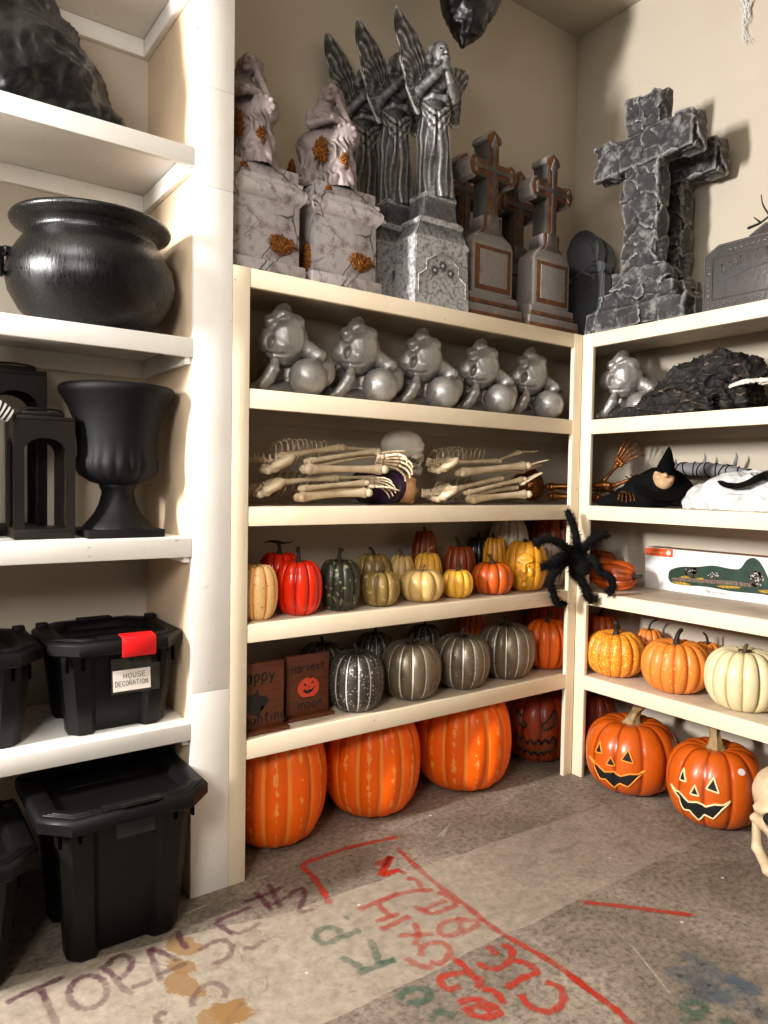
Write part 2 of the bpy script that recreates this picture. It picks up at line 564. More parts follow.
# ------------------------------------------------------------------ light
def area(name, loc, to, sx, sy, power, col, spread=PI):
    l = bpy.data.lights.new(name, 'AREA'); l.shape = 'RECTANGLE'; l.size = sx; l.size_y = sy
    l.energy = power; l.color = col; l.spread = spread
    o = bpy.data.objects.new(name, l); COL.objects.link(o)
    o.location = loc
    d = Vector(to)-Vector(loc)
    o.rotation_euler = d.to_track_quat('-Z', 'Y').to_euler()
    return o
area('left_lamp', (-5.2, -.36, 2.35), (0.3, -.20, 2.5), .30, .7, 385, (1.0, .975, .94))
area('ceiling_lamp', (-3.0, -.82, 2.80), (-1.9, -.1, 1.1), .5, .5, 15.5, (1.0, .985, .955))
area('far_lamp', (-3.7, -2.2, 2.15), (-1.0, .1, .85), .6, .6, 15, (1.0, .96, .90), R(90))

w = bpy.data.worlds.new('world'); SC.world = w; w.use_nodes = True
w.node_tree.nodes['Background'].inputs[0].default_value = (1, .9, .78, 1)
w.node_tree.nodes['Background'].inputs[1].default_value = .05
SC.view_settings.view_transform = 'Standard'
SC.view_settings.look = 'None'
SC.view_settings.exposure = 0.0
SC.view_settings.gamma = 1.0
SC.view_settings.use_curve_mapping = False
# ================================================================== pumpkins
def pump_mat(name, c_rib, c_groove, rough=.35, stripe=None, speck=None, stripe_w=(.80, .93), var=.25, metal=0, line=None, c_alt=None, spec=.5):
    """pumpkin skin: 'rib' attribute is 0 in the grooves, 1 on the rib crests"""
    if name in MATS: return MATS[name]
    m, nt, b, out = nodes(name)
    at_ = N(nt, 'Attribute'); at_.attribute_name = 'rib'
    co = coords(nt)
    f = noise(nt, co, 14, 5, .6)
    c = ramp(nt, f, [(.3, lin(c_rib)), (.72, lin(c_alt) if c_alt else tuple(x*(1-var) for x in lin(c_rib)[:3])+(1,))])
    wob = math_(nt, 'ADD', at_.outputs['Fac'], math_(nt, 'MULTIPLY', math_(nt, 'SUBTRACT', noise(nt, co, 30, 4), .5), .22))
    c = mix(nt, ramp(nt, wob, [(.12, g4(1)), (.55, g4(0))]), c, lin(c_groove))
    if stripe:
        ff = noise(nt, co, 55, 5, .75)
        c = mix(nt, math_(nt, 'MULTIPLY', ramp(nt, wob, [(stripe_w[0], g4(0)), (stripe_w[1], g4(1))]), ramp(nt, ff, [(.36, g4(0)), (.5, g4(1))])), c, lin(stripe))
    if line:       # painted lines in the grooves
        ff = noise(nt, co, 70, 5, .8)
        c = mix(nt, math_(nt, 'MULTIPLY', ramp(nt, at_.outputs['Fac'], [(.16, g4(1)), (.34, g4(0))]), ramp(nt, ff, [(.32, g4(0)), (.46, g4(1))])), c, lin(line))
    if speck:
        v = N(nt, 'TexNoise'); v.inputs['Scale'].default_value = speck[1]; v.inputs['Detail'].default_value = 2; nt.links.new(co, v.inputs['Vector'])
        c = mix(nt, ramp(nt, v.outputs['Fac'], [(speck[2], g4(0)), (speck[2]+.03, g4(1))]), c, lin(speck[0]))
    nt.links.new(c, b.inputs['Base Color'])
    b.inputs['Roughness'].default_value = rough; b.inputs['Metallic'].default_value = metal
    b.inputs['Specular IOR Level'].default_value = spec
    bump(nt, b, noise(nt, co, 45, 5), .22, .004)
    MATS[name] = m
    return m

STEM_BROWN = plain('dry_brown_stem', (96, 74, 46), .7, var=.3, vs=30, bmp=.5)
STEM_DARK = plain('dark_stem', (46, 36, 26), .7, var=.3, vs=30, bmp=.5)
STEM_TAN = plain('tan_stem', (168, 140, 96), .65, var=.25, vs=30, bmp=.5, c2=(112, 88, 52))
STEM_RED = plain('russet_stem', (88, 44, 22), .6, var=.3, vs=30, bmp=.5)

def pump_surf(r, h, nr, depth, sharp, seed, dip, sq, nu=None, nv=36, fold=.0):
    """rings of a ribbed pumpkin, base at z = 0; returns points grid and rib attribute"""
    g = random.Random(seed)
    nu = nu or nr*10
    ph = g.random()*6.28
    amp = [g.uniform(.75, 1.2) for _ in range(nr)]
    off = [g.uniform(-.16, .16) for _ in range(nr)]
    pts, att = [], []
    for j in range(nv+1):
        t = j/nv*PI
        s, c = math.sin(t), math.cos(t)
        prof = abs(s)**sq
        z = .5*h*(1-c) if False else .5*h*(1-(abs(c)**.92)*(1 if c > 0 else -1))
        # dimples at both ends
        zt = z
        ee = max(0.0, 1-prof/.62)
        if c < 0: zt = z-dip*h*ee**1.3
        else: zt = z+.5*dip*h*ee**1.3
        row = []
        for i in range(nu):
            a = 2*PI*i/nu
            k = a/(2*PI)*nr
            kk = int(k) % nr; u = k-int(k)
            o = off[kk]
            u2 = u
            cres = abs(math.sin(PI*u2))**sharp
            q = 1-depth*(1-cres)*(0.25+.75*min(1, prof*1.25))*amp[kk]
            lob = 1+fold*math.sin(a+ph)+fold*.6*math.sin(2*a+ph*2)
            rr = r*prof*q*lob
            row.append((rr*math.cos(a), rr*math.sin(a), zt*(1-.25*depth*(1-cres)*(1 if c < 0 else 0))))
            att.append(cres)
        pts.append(row)
    return pts, att

def pump_mesh(name, *a, **k):
    pts, att = pump_surf(*a, **k)
    bm = BM()
    nu = len(pts[0])
    vs = [[bm.verts.new(p) for p in row] for row in pts]
    for A_, B_ in zip(vs[:-1], vs[1:]):
        for i in range(nu):
            j = (i+1) % nu
            bm.faces.new((A_[i], A_[j], B_[j], B_[i]))
    bmesh.ops.recalc_face_normals(bm, faces=bm.faces[:])
    me = bpy.data.meshes.new(name); bm.to_mesh(me); bm.free()
    me_attr(me, 'rib', att)
    return me

def stem(parent, kind, h, r, seed, m, top):
    g = random.Random(seed); bm = BM()
    a = g.random()*6.28
    if kind == 'stub':       # thick five-sided stalk, flared at the foot
        n = 12; rr = []
        for i in range(9):
            t = i/8
            cx = .35*h*t*t*math.cos(a); cy = .35*h*t*t*math.sin(a)
            q = r*(1.9*(1-t)**3+.75+.25*t**4)
            rr.append([(cx+q*(1+.16*math.cos(5*2*PI*k/n+t))*math.cos(2*PI*k/n+t*.5), cy+q*(1+.16*math.cos(5*2*PI*k/n+t))*math.sin(2*PI*k/n+t*.5), h*t-.12*h) for k in range(n)])
        rings(bm, rr)
    elif kind == 'hook':     # bent stalk leaning over
        p = [(0, 0, -.1*h), (0, 0, .35*h), (.18*h*math.cos(a), .18*h*math.sin(a), .75*h), (.55*h*math.cos(a), .55*h*math.sin(a), 1.0*h)]
        P = smooth_path(p, 4); tube(bm, P, lerp_list([r*1.9, r*1.15, r*.9, r*.95], len(P)), 10)
    elif kind == 'twig':     # thin stalk with a long wiry crosspiece
        p = [(0, 0, -.1*h), (0, 0, .4*h), (.02*h, 0, .7*h), (.12*h, 0, h)]
        P = smooth_path(p, 4); tube(bm, P, lerp_list([r*1.8, r, r*.8, r*1.1], len(P)), 8)
        vx, vy = .816, -.578     # lies across the view of someone facing the shelves
        c = (.12*h, 0, h)
        q = [(c[0]-vx*1.0*h, c[1]-vy*1.0*h, h*1.04), (c[0]-vx*.4*h, c[1]-vy*.4*h, h*.93), c, (c[0]+vx*.5*h, c[1]+vy*.5*h, h*1.06), (c[0]+vx*.95*h, c[1]+vy*.95*h, h*.98)]
        P = smooth_path(q, 4); tube(bm, P, lerp_list([r*.25, r*.5, r*.9, r*.55, r*.3], len(P)), 6)
    elif kind == 'leafy':    # short stalk with a few curled dry leaves
        P = smooth_path([(0, 0, -.1*h), (0, 0, .5*h), (.2*h, .1*h, h)], 4); tube(bm, P, lerp_list([r*1.6, r, r*.9], len(P)), 8)
        for k in range(5):
            b = a+k*1.26; L = r*g.uniform(4.5, 7)
            q = smooth_path([(0, 0, .1*h), (L*.5*math.cos(b), L*.5*math.sin(b), .32*h), (L*math.cos(b+.3), L*math.sin(b+.3), .05*h)], 4)
            tube(bm, q, lerp_list([r*.5, r*1.0, r*.25], len(q)), 6, flat=.35)
    o = ob('stem', bm, m, parent); o.location = (0, 0, top)
    return o

PLACED = []
def pumpkin(px, plane, val, z, wpx, hpx, mat, label, group, st='stub', sm=None, sh=.2, sr=.07, nr=10, depth=.13, sharp=.55, dip=.11, sq=.62, seed=1, rot=None, fold=.02, name='pumpkin', nv=36, lift=0.0, cat='pumpkin'):
    """px: column of its middle; plane/val: the vertical plane its axis stands in; width/height in pixels there"""
    zz = z
    for _2 in range(3):
        row = 512
        for _ in range(4):      # find the row of the base at that plane
            p = at(px, row, plane, val); row += (p.z-zz)/mpp(p)
        p = at(px, row, plane, val)
        s = mpp(p); r = s*wpx/2; h = s*hpx
        val = min(val, D-.012-r*(1+1.6*fold))      # keep clear of the wall
    for (ox, oy, oz, orr) in PLACED:         # neighbours keep clear of each other
        if abs(oz-zz) < .01:
            dd_ = math.hypot(p.x-ox, p.y-oy)
            if dd_ < (r+orr)*1.01: r = max(r*.62, dd_/1.01-orr)
    PLACED.append((p.x, p.y, zz, r*1.0))
    e = empty(name, (p.x, p.y, zz+lift), seed*1.7, label, cat, group)
    me = pump_mesh('body', r, h, nr, depth, sharp, seed, dip, sq, fold=fold, nv=nv)
    # rest exactly on the shelf
    co = me_co(me); zmin = co[:, 2].min(); co[:, 2] -= zmin; me_set(me, co)
    o = link_mesh('body', me, mat, e, True)
    if st:
        top = h*(1-dip*.92)-zmin
        stem(e, st, h*sh, r*sr, seed+5, sm or STEM_BROWN, top)
    if rot: e.rotation_euler = rot
    return e, r, h, s

ORANGE = pump_mat('orange_pumpkin', (255, 110, 10), (255, 150, 60), .38, stripe=None, var=.22, c_alt=(248, 84, 4))
OR2 = pump_mat('speckled_orange_pumpkin', (250, 150, 34), (216, 96, 8), .4, speck=((255, 200, 90), 120, .56), var=.2)
OR3 = pump_mat('apricot_pumpkin', (244, 144, 56), (212, 92, 16), .4, speck=((250, 190, 110), 60, .67), var=.2)
OR4 = pump_mat('deep_orange_pumpkin', (208, 92, 20), (150, 46, 6), .38, var=.25)
OR5 = pump_mat('rust_pumpkin', (150, 62, 14), (90, 26, 4), .4, var=.3)
OR6 = pump_mat('bright_orange_pumpkin', (242, 104, 14), (184, 58, 4), .32, var=.2)
RED = pump_mat('red_pumpkin', (232, 40, 8), (150, 12, 2), .25, var=.2)
DKGREEN = pump_mat('dark_green_pumpkin', (46, 46, 34), (14, 14, 10), .35, speck=((128, 122, 84), 60, .62), var=.3)
TAN = pump_mat('olive_tan_pumpkin', (150, 122, 66), (96, 72, 30), .35, speck=((180, 160, 104), 40, .6), var=.3)
BUFF = pump_mat('buff_pumpkin', (214, 178, 112), (190, 134, 52), .35, var=.2)
YEL = pump_mat('yellow_striped_pumpkin', (246, 190, 70), (232, 120, 8), .35, var=.1)
CREAMP = pump_mat('cream_orange_pumpkin', (250, 204, 134), (226, 112, 24), .35, speck=((150, 90, 40), 90, .68), var=.12)
GOLD = pump_mat('golden_pumpkin', (238, 166, 44), (196, 104, 10), .33, var=.2)
IVORY = pump_mat('ivory_pumpkin', (236, 222, 176), (170, 142, 84), .38, var=.1)
WHITEP = pump_mat('white_pumpkin', (226, 214, 196), (160, 140, 112), .38, var=.08)
BLACKP = pump_mat('black_pumpkin', (34, 28, 26), (10, 8, 8), .3, var=.3)
GREY = pump_mat('grey_glitter_pumpkin', (112, 97, 76), (80, 68, 54), .36, line=(232, 228, 222), speck=((206, 200, 190), 130, .70), var=.3, metal=.25)
GREYD = pump_mat('charcoal_glitter_pumpkin', (66, 60, 54), (46, 42, 38), .36, line=(232, 228, 222), speck=((214, 208, 200), 130, .645), var=.3, metal=.25)
RUSTJ = pump_mat('dark_red_pumpkin', (160, 58, 20), (100, 28, 6), .36, var=.3)

gs = 'small pumpkins on the middle shelf of the back run'
pumpkin(257, 'y', .085, T[3], 41, 56, CREAMP, 'cream pumpkin with orange grooves and brown specks at the left post', gs, None, nr=9, depth=.12, sq=.5, seed=11, dip=.06)
pumpkin(298, 'y', .10, T[3], 47, 56, RED, 'glossy red pumpkin with wiry stem, front one of the two red ones', gs, 'twig', STEM_DARK, .28, .1, nr=10, sq=.55, seed=12)
pumpkin(279, 'y', .30, T[3], 44, 56, RED, 'red pumpkin half hidden behind the glossy red one', gs, 'twig', STEM_DARK, .26, .1, nr=10, sq=.55, seed=13)
pumpkin(338.5, 'y', .105, T[3], 42, 52, DKGREEN, 'dark green, nearly black speckled pumpkin with wiry stem', gs, 'twig', STEM_DARK, .28, .1, nr=11, sq=.52, seed=14, depth=.09)
pumpkin(380, 'y', .105, T[3], 40, 36, TAN, 'olive tan squat pumpkin beside the dark green one', gs, 'hook', STEM_BROWN, .22, .08, nr=9, seed=15)
pumpkin(373, 'y', .30, T[3], 38, 46, TAN, 'olive tan pumpkin peeking out behind the squat olive one', gs, 'hook', STEM_DARK, .2, .08, nr=9, seed=16)
pumpkin(401, 'y', .29, T[3], 30, 42, BUFF, 'small buff pumpkin tucked behind the pale buff one', gs, 'hook', STEM_BROWN, .2, .1, nr=9, seed=17)
pumpkin(421, 'y', .11, T[3], 45, 33, BUFF, 'pale buff squat pumpkin in front of the yellow striped one', gs, 'hook', STEM_TAN, .2, .07, nr=9, depth=.15, seed=18)
pumpkin(427, 'y', .26, T[3], 34, 43, YEL, 'yellow and orange striped pumpkin behind the pale buff one', gs, 'hook', STEM_TAN, .22, .08, nr=10, seed=19)
pumpkin(457, 'y', .11, T[3], 32, 29, YEL, 'little yellow pumpkin with orange stripes at the shelf edge', gs, 'hook', STEM_BROWN, .26, .09, nr=10, depth=.15, seed=20)
pumpkin(492, 'y', .11, T[3], 42, 33, OR4, 'orange brown pumpkin with straight stub stem beside the yellow striped one', gs, 'stub', STEM_BROWN, .36, .1, nr=11, seed=21)
pumpkin(424, 'y', .385, T[3], 42, 62, OR5, 'rust brown pumpkin standing at the back wall', gs, 'stub', STEM_DARK, .16, .1, nr=10, sq=.55, seed=22)
pumpkin(459, 'y', .275, T[3], 36, 47, OR5, 'rust brown pumpkin behind the little yellow striped one', gs, 'stub', STEM_DARK, .28, .1, nr=10, seed=23)
pumpkin(477, 'y', .42, T[3], 26, 49, BLACKP, 'small black pumpkin at the back between the orange ones', gs, 'stub', STEM_DARK, .2, .1, nr=9, seed=24)
pumpkin(494, 'y', .275, T[3], 34, 52, GOLD, 'golden orange pumpkin behind the one with the straight stub', gs, 'stub', STEM_DARK, .16, .1, nr=11, sq=.52, seed=25)
pumpkin(508, 'y', .38, T[3], 46, 66, WHITEP, 'large white pumpkin at the back wall above the golden ones', gs, 'stub', STEM_TAN, .1, .1, nr=12, sq=.55, seed=26, depth=.08)
pumpkin(554, 'y', .17, T[3], 34, 44, WHITEP, 'white pumpkin behind the black spider', gs, 'stub', STEM_TAN, .14, .1, nr=11, seed=27, depth=.08)
pumpkin(552, 'y', .36, T[3], 50, 72, RUSTJ, 'big dark red pumpkin at the back beside the corner post', gs, 'stub', STEM_DARK, .12, .1, nr=11, sq=.5, seed=28)

# pumpkin with a man's face moulded into it
e, r, h, s = pumpkin(525, 'y', .12, T[3], 43, 51, GOLD, 'golden pumpkin with a stern human face moulded on it', gs, 'stub', STEM_DARK, .14, .11, nr=13, sq=.5, seed=29, depth=.06)
def relief_face(e, r, h):
    S = Sculpt((-r*.75, -r*.62, -h*.5), (r*.75, r*.45, h*.5), r*.035)
    S.add(S.ell((0, 0.05*r, 0), (.50*r, .38*r, .40*h)), .0)
    S.add(S.ell((0, -.20*r, .17*h), (.40*r, .2*r, .11*h)), .12*r)           # brow
    S.add(S.cone((0, -.32*r, .10*h), (0, -.46*r, -.05*h), .06*r, .10*r), .06*r)   # nose
    for sg in (-1, 1):
        S.add(S.cone((sg*.34*r, -.30*r, .14*h), (sg*.08*r, -.37*r, .09*h), .06*r, .05*r), .04*r)
        S.cut(S.ell((sg*.19*r, -.40*r, .045*h), (.10*r, .09*r, .032*h)), .04*r)
        S.add(S.ell((sg*.19*r, -.33*r, .04*h), (.06*r, .05*r, .022*h)), .02*r)
        S.add(S.ell((sg*.27*r, -.25*r, -.08*h), (.14*r, .12*r, .09*h)), .08*r)
        S.cut(S.cone((sg*.15*r, -.40*r, -.06*h), (sg*.26*r, -.34*r, -.2*h), .025*r, .02*r), .04*r)
    S.add(S.ell((0, -.34*r, -.17*h), (.16*r, .08*r, .03*h)), .04*r)
    S.cut(S.ell((0, -.43*r, -.19*h), (.17*r, .06*r, .012*h)), .02*r)
    S.add(S.ell((0, -.32*r, -.22*h), (.13*r, .08*r, .025*h)), .04*r)
    S.add(S.ell((0, -.26*r, -.32*h), (.14*r, .12*r, .06*h)), .07*r)
    me = S.mesh('face'); me_attr(me, 'rib', np.ones(len(me.vertices)))
    o = link_mesh('face', me, GOLD, e, True)
    return o
f = relief_face(e, r, h)
ang = math.atan2(CAM[1]-e.location.y, CAM[0]-e.location.x)+PI/2-.05
e.rotation_euler = (0, 0, 0)
f.location = (.70*r*math.sin(ang), -.70*r*math.cos(ang), .47*h); f.rotation_euler = (0, 0, ang)
f['label'] = 'moulded human face in relief'

gg = 'grey glitter pumpkins on the lower shelf of the back run'
for k, (px, yv, w_, h_, mt, lb, sd) in enumerate([
        (355.5, .105, 57, 60, GREYD, 'charcoal grey white-striped pumpkin beside the wooden signs', 31),
        (410, .12, 62, 58, GREY, 'brownish grey pumpkin with white stripes, second from the signs', 32),
        (461, .125, 58, 54, GREY, 'brownish grey pumpkin with white stripes, third from the signs', 33),
        (505, .14, 57, 55, GREY, 'grey pumpkin with white stripes beside the bright orange one', 34),
        (322, .34, 52, 54, GREYD, 'dark grey striped pumpkin half hidden behind the wooden signs', 35),
        (374, .36, 54, 55, GREYD, 'dark grey striped pumpkin in the back row behind the charcoal one', 36),
        (424, .37, 52, 54, GREYD, 'dark grey striped pumpkin in the back row, further from the signs', 37)]):
    pumpkin(px, 'y', yv, T[4], w_, h_, mt, lb, gg, 'leafy', STEM_DARK, .2, .06, nr=14, depth=.075, sq=.6, seed=sd, dip=.1)
go = 'orange pumpkins at the corner end of the lower shelf'
pumpkin(546, 'y', .15, T[4], 46, 50, OR6, 'bright orange pumpkin beside the corner post', go, 'hook', STEM_DARK, .2, .08, nr=11, seed=41)
pumpkin(470, 'y', .385, T[4], 46, 62, OR4, 'orange pumpkin at the back above the grey striped ones', go, 'stub', STEM_DARK, .12, .08, nr=12, seed=42)
pumpkin(545, 'y', .38, T[4], 44, 56, OR4, 'orange pumpkin behind the bright orange one by the corner post', go, 'hook', STEM_DARK, .2, .08, nr=11, seed=43)

gf = 'giant orange pumpkins on the floor under the back run'
BIG = pump_mat('giant_orange_pumpkin', (255, 106, 4), (255, 150, 60), .42, var=.2, c_alt=(250, 94, 2), stripe=(255, 160, 76), stripe_w=(.988, 1.0), spec=.35)
for px, yv, w_, h_, lb, sd in [
        (273, .262, 106, 120, 'giant bright orange pumpkin on the floor next to the left post', 51),
        (371, .262, 99, 104, 'giant bright orange pumpkin on the floor, middle one of the row of three', 52),
        (461, .262, 97, 95, 'giant bright orange pumpkin on the floor beside the dark scary faced one', 53)]:
    pumpkin(px, 'y', yv, 0, w_, h_, BIG, lb, gf, 'stub', STEM_BROWN, .06, .1, nr=13, depth=.085, sharp=.62, sq=.5, seed=sd, dip=.08, fold=.015)

gr = 'pumpkins on the lower shelf of the right run'
pumpkin(615, 'x', .150, T[4], 58, 45, OR2, 'speckled orange pumpkin with a hooked stem nearest the corner post', gr, 'hook', STEM_DARK, .3, .07, nr=15, depth=.11, seed=61)
pumpkin(675, 'x', .150, T[4], 66, 52, OR3, 'apricot orange pumpkin in front, next to the ivory one', gr, 'hook', STEM_DARK, .28, .07, nr=15, depth=.10, seed=64)
pumpkin(743, 'x', .157, T[4], 74, 62, IVORY, 'ivory ribbed pumpkin at the front of the lower right shelf', gr, 'leafy', STEM_BROWN, .16, .05, nr=14, depth=.10, seed=66)
pumpkin(648, 'x', .40, T[4], 44, 44, OR3, 'apricot pumpkin in the back row between the two front orange ones', gr, 'hook', STEM_DARK, .3, .07, nr=10, seed=63)
pumpkin(706, 'x', .40, T[4], 48, 45, OR3, 'apricot pumpkin in the back row behind the ivory one', gr, 'hook', STEM_DARK, .3, .07, nr=10, seed=65)
pumpkin(600, 'x', .40, T[4], 36, 46, OR4, 'dull orange pumpkin behind the speckled one at the corner', gr, 'hook', STEM_DARK, .28, .08, nr=10, seed=62)
pumpkin(776, 'x', .40, T[4], 46, 54, IVORY, 'ivory pumpkin behind the front ivory one, cut by the photo edge', gr, 'leafy', STEM_BROWN, .16, .05, nr=14, depth=.10, seed=67)

# two orange ones lying on their sides next to the box
def lying(px, py, xv, z, dia, ln, mat, label, heading, roll, seed, stemlen):
    p = at(px, py, 'x', xv)
    e = empty('pumpkin', (p.x, p.y, z), 0, label, 'pumpkin', 'pumpkins lying on the middle shelf of the right run')
    me = pump_mesh('body', dia/2, ln, 10, .12, .55, seed, .06, .58)
    co = me_co(me)
    M_ = np.array((Matrix.Rotation(heading, 3, 'Z') @ Matrix.Rotation(PI/2+roll, 3, 'Y')))
    co[:, 2] -= ln/2
    co = co @ M_.T
    dz = co[:, 2].min(); co[:, 2] -= dz; me_set(me, co)
    link_mesh('body', me, mat, e, True)
    st = stem(e, 'stub', stemlen, dia*.06, seed, STEM_DARK, 0)
    M4 = Matrix.Rotation(heading, 4, 'Z') @ Matrix.Rotation(PI/2+roll, 4, 'Y')
    st.matrix_local = Matrix.Translation((M4 @ Vector((0, 0, ln*.455))) - Vector((0, 0, dz))) @ M4
    return e
lying(614, 570, .15, T[3], .150, .215, OR4, 'orange pumpkin lying on its side with the dark stem towards the box', R(-78), 0.0, 71, .04)
lying(598, 545, .36, T[3], .165, .20, OR5, 'dark orange pumpkin lying behind the other beside the box', R(-70), -.1, 72, .09)

# ------------------------------------------------------------------ jack-o'-lanterns on the floor
BLACKH = plain('black_cavity', (10, 7, 6), .8, var=.1)
TRIMC = plain('cream_cut_rim', (246, 226, 170), .5, var=.08, vs=20)
TRIMO = plain('amber_cut_rim', (240, 150, 50), .5, var=.08, vs=20)
JOL = pump_mat('shiny_orange_pumpkin', (208, 92, 20), (150, 50, 6), .28, var=.15)

def project_poly(body, r, h, yaw, poly, off, n=1):
    """lay an outline (u = angle, v = height fraction) on the pumpkin wall"""
    out = []
    for u, v in poly:
        out.append(surf_pt(body, r, h, yaw, u, v, off))
    return out

_bvh = {}
from mathutils.bvhtree import BVHTree
def surf_pt(body, r, h, yaw, u, v, off):
    if body.name not in _bvh:
        me = body.data
        _bvh[body.name] = BVHTree.FromPolygons([x.co[:] for x in me.vertices], [p.vertices[:] for p in me.polygons])
    a = yaw+u
    z = h*v
    d = Vector((math.cos(a), math.sin(a), 0))
    o = d*r*2+Vector((0, 0, z))
    hit, nn, _, _ = _bvh[body.name].ray_cast(o, -d)
    if hit is None: hit = d*r*.6+Vector((0, 0, z)); nn = d
    if nn.dot(d) < 0: nn = -nn
    return hit+nn*off

def carved(parent, body, r, h, yaw, polys, rim, rimw, rimname='cut_rim', hole='hole', mhole=None):
    for nm, poly in polys:
        # densify
        P = []
        for i in range(len(poly)):
            a, b = poly[i], poly[(i+1) % len(poly)]
            k = max(2, int(math.hypot((b[0]-a[0])*r, (b[1]-a[1])*h)/.006))
            P += [(a[0]+(b[0]-a[0])*j/k, a[1]+(b[1]-a[1])*j/k) for j in range(k)]
        # triangulate in 2D with interior points by grid fill
        bm = BM()
        vs = [bm.verts.new((u*r, v*h, 0)) for u, v in P]
        f = bm.faces.new(vs); f.normal_update()
        bmesh.ops.triangulate(bm, faces=[f])
        for _ in range(5):
            es = [e for e in bm.edges if e.calc_length() > .006 and not e.is_boundary]
            if not es: break
            bmesh.ops.subdivide_edges(bm, edges=es, cuts=1)
            bmesh.ops.triangulate(bm, faces=bm.faces[:])
        for x in bm.verts:
            x.co = surf_pt(body, r, h, yaw, x.co.x/r, x.co.y/h, .0025)
        o = ob(nm, bm, mhole or BLACKH, parent, True)
        if rim:
            bm = BM()
            Q = [surf_pt(body, r, h, yaw, u, v, .0022) for u, v in P]
            Q.append(Q[0]); Q.append(Q[1])
            tube(bm, Q, rimw, 6)
            ob('rim', bm, rim, o, True)

def tri(u, v, w_, h_, tilt=0.0):
    p = [(-w_/2, -h_/2), (w_/2, -h_/2), (0, h_/2)]
    c, s_ = math.cos(tilt), math.sin(tilt)
    return [(u+x*c-y*s_*.8, v+x*s_+y*c) for x, y in p]

def grin(w_, v0, v1, th, teeth):
    """wide crescent smile, zigzag along both lips"""
    top, bot = [], []
    n = teeth*2
    for i in range(n+1):
        t = -1+2*i/n
        base = v0+(v1-v0)*abs(t)**2.0
        k = (1-abs(t)**2.2)
        top.append((t*w_, base+th*k*(1.0 if i % 2 == 0 else .72)))
        bot.append((t*w_*.96, base-th*k*(.10 if i % 2 else .75)))
    return bot+top[::-1][1:-1]

def jol(px, yv, plane, wpx, hpx, label, rim, look, seed, mat=JOL, tilt=0.0):
    e, r, h, s = pumpkin(px, plane, yv, 0, wpx, hpx, mat, label, "jack-o'-lanterns on the floor", 'stub', STEM_TAN, .30, .13, nr=11, depth=.06, sq=.56, seed=seed, dip=.09, cat="jack-o'-lantern", name='jack_o_lantern', sharp=.5)
    e.rotation_euler = (0, 0, 0)
    body = [c for c in children(e) if c.name.startswith('body')][0]
    face = [('eye', tri(-.36, .66, .22, .15, .1)), ('eye', tri(.31, .65, .25, .16, -.1)), ('nose', tri(-.05, .53, .18, .12)),
            ('mouth', grin(.70, .25, .47, .14, 4))]
    carved(e, body, r, h, look, face, rim, .0040)
    return e, r, h, body
ja = math.atan2(CAM[1]-(-.2), CAM[0]-.15)
_d = 'shiny orange jack-o\'-lantern with amber-rimmed grin right by the corner post'
def look_at_cam(p, dev=0.0): return math.atan2(CAM[1]-p.y, CAM[0]-p.x)+dev
pj1 = at(629, 760, 'x', .215)
jol(629.5, .118, 'x', 90, 70, _d, TRIMO, look_at_cam(pj1, -.36), 81)
pj2 = at(713, 790, 'x', .225)
e, r, h, body = jol(713.5, .128, 'x', 95, 78, 'shiny orange jack-o\'-lantern with cream-rimmed grin, the one nearer the skull', TRIMC, look_at_cam(pj2, -.34), 82)
# paper sticker on its shoulder
bm = BM(); P = [(.62+.10*math.cos(2*PI*k/20)+0.0, .80+.035*math.sin(2*PI*k/20)) for k in range(20)]
vs = [bm.verts.new(surf_pt(body, r, h, look_at_cam(pj2), u, v, .0015)) for u, v in P]
bm.faces.new(vs)
ob('sticker', bm, plain('white_paper', (232, 230, 228), .6, var=.03), e, True)

# dark red pumpkin with a painted scary face
e, r, h, s = pumpkin(536, 'y', .262, 0, 66, 68, RUSTJ, 'dark red pumpkin with a black scary face, on the floor beside the corner post', 'jack-o\'-lanterns on the floor', 'stub', STEM_BROWN, .2, .1, nr=11, depth=.07, sq=.5, seed=83, cat="jack-o'-lantern", name='jack_o_lantern')
e.rotation_euler = (0, 0, 0)
body = [c for c in children(e) if c.name.startswith('body')][0]
lk = look_at_cam(e.location, -.06)
BLK = plain('black_paint', (16, 12, 10), .5, var=.1)
def zig(n, u0, u1, v, am, curve):
    return [(u0+(u1-u0)*i/n, v+curve*((2*i/n-1)**2)+(am if i % 2 else -am)) for i in range(n+1)]
carved(e, body, r, h, lk, [('mouth', zig(12, -.62, .62, .36, .035, .08)+zig(12, -.58, .58, .20, -.035, .06)[::-1])], BLK, .006, mhole=pump_mat('mouth_orange', (150, 70, 22), (120, 50, 12), .4))
carved(e, body, r, h, lk, [('eye', [(-.62, .78), (-.22, .60), (-.30, .54), (-.52, .60)]), ('eye', [(.62, .80), (.20, .60), (.30, .54), (.56, .60)])], BLK, .005, mhole=pump_mat('mouth_orange', (150, 70, 22), (120, 50, 12), .4))
# dim pumpkin in the dark corner behind the first lantern
pumpkin(592, 'x', .36, 0, 46, 62, RUSTJ, 'dark red pumpkin in shadow behind the amber-rimmed jack-o\'-lantern', 'jack-o\'-lanterns on the floor', 'stub', STEM_BROWN, .15, .1, nr=11, seed=84, cat='pumpkin')
